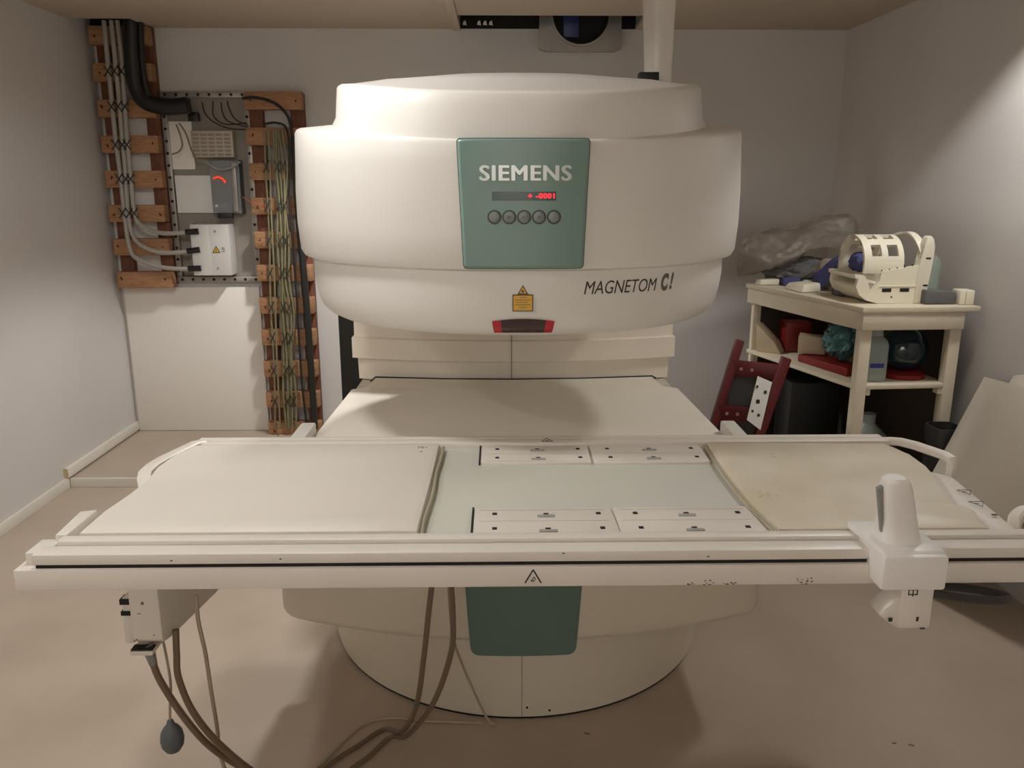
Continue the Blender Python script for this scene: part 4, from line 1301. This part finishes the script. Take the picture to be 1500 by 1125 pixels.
for f in (.20, .42, .63, .86):
    a = lbot.lerp(ltop, f); b2 = rbot.lerp(rtop, f + .06)
    q = MB(); bar(q, a, b2, .075, .022)
    q.mi = 1
    for u in (.18, .40):
        p = a.lerp(b2, u); q.cyl(p + Vector((0, -.016, 0)), p + Vector((0, -.010, 0)), .008, 10)
    q.build('tread', ['redpaint', 'rivet'], rs)
q = MB()
q.hexa([lbot.lerp(ltop, .1) + Vector((0, .02, 0)), rbot.lerp(rtop, .1) + Vector((0, .02, 0)), rbot.lerp(rtop, .85) + Vector((0, .02, 0)), lbot.lerp(ltop, .85) + Vector((0, .02, 0))],
       [lbot.lerp(ltop, .1) + Vector((0, .026, 0)), rbot.lerp(rtop, .1) + Vector((0, .026, 0)), rbot.lerp(rtop, .85) + Vector((0, .026, 0)), lbot.lerp(ltop, .85) + Vector((0, .026, 0))])
q.build('back_panel', 'bucket', rs)
q = MB()
Lp = [A(1110, 551, 3.665), A(1131, 560, 3.655), A(1114, 630, 3.595), A(1094, 615, 3.605)]
q.hexa(Lp, [p + Vector((0, .003, 0)) for p in Lp])
q.mi = 1
for px, py, w in ((1109, 566, .010), (1121, 574, .012), (1110, 588, .016), (1102, 602, .010), (1111, 608, .011)):
    p = A(px, py, 3.63 - (py - 588) * .0008)
    q.box(p.x - w / 2, p.x + w / 2, p.y - .006, p.y, p.z - w * .6, p.z + w * .6, .002)
q.build('label_sheet', ['paper', 'print'], rs, 'white label sheet with dark pictograms')

# boards leaning on the right wall
def leaner(name, X0, X1, H, YZ, th, label):
    # a board whose plane runs from (X0, floor) to (X1, height H) on the right wall; outline given as (y, z)
    q = MB()
    P = [Vector((X0 + (X1 - X0) * z / H, y, z)) for y, z in YZ]
    n = Vector((-H, 0, X1 - X0)).normalized() * th
    q.hexa(P, [p + n for p in P], .002)
    return q.build(name, 'board', None, label, 'board')
leaner('leaning_board', 1.634, 1.969, .85, [(3.31, 0), (3.14, 0), (2.72, .45), (2.60, .60), (2.58, .885), (3.19, .858), (3.31, .848)], .015, 'cream board leaning against the right wall nearest the shelf table')
leaner('leaning_board', 1.664, 1.990, .85, [(3.20, 0), (3.14, 0), (2.68, .45), (2.55, .60), (2.50, .915), (3.13, .902), (3.18, .885)], .012, 'cream board with a higher top edge leaning behind the first at the right edge')

# ------------------------------------------------------------------ lights
def spot(name, loc, e, ang, blend, r, col=(1, .86, .70), rot=(0, 0, 0)):
    l = bpy.data.lights.new(name, 'SPOT')
    l.energy = e; l.spot_size = math.radians(ang); l.spot_blend = blend; l.shadow_soft_size = r; l.color = col
    o = bpy.data.objects.new(name, l); COL.objects.link(o); o.location = loc; o.rotation_euler = rot
    return o
def panel(name, loc, e, sx, sy, shape, col):
    l = bpy.data.lights.new(name, 'AREA')
    l.energy = e; l.shape = shape; l.size = sx; l.size_y = sy; l.color = col
    o = bpy.data.objects.new(name, l); COL.objects.link(o); o.location = loc
    return o
spot('lamp_or_fill', (-.90, 2.12, 2.43), 37, 170, .2, .10, (1, 1, .99))
spot('lamp_or_fill', (1.72, 3.02, 2.50), 52, 116, .10, .14, (1, 1, .99))
spot('lamp_or_fill', (-.6, 4.3, 2.50), 135, 116, .35, .08, (1, .995, .98))
panel('lamp_or_fill', (-2.0, 1.0, 2.50), 13, .2, .2, 'DISK', (1, 1, .99))
spot('lamp_or_fill', (-.2, -.85, 2.45), 250, 120, .8, .1, (1, 1, .98), (math.radians(-50), 0, 0))  # added fill behind the camera, bounced off the front wall
w = bpy.data.worlds.new('world'); SC.world = w; w.use_nodes = True
w.node_tree.nodes['Background'].inputs['Color'].default_value = (1, .93, .85, 1)
w.node_tree.nodes['Background'].inputs['Strength'].default_value = 0.0
SC.view_settings.view_transform = 'Standard'
SC.view_settings.look = 'None'
SC.view_settings.gamma = 1
SC.view_settings.use_curve_mapping = False
SC.view_settings.exposure = 0.12
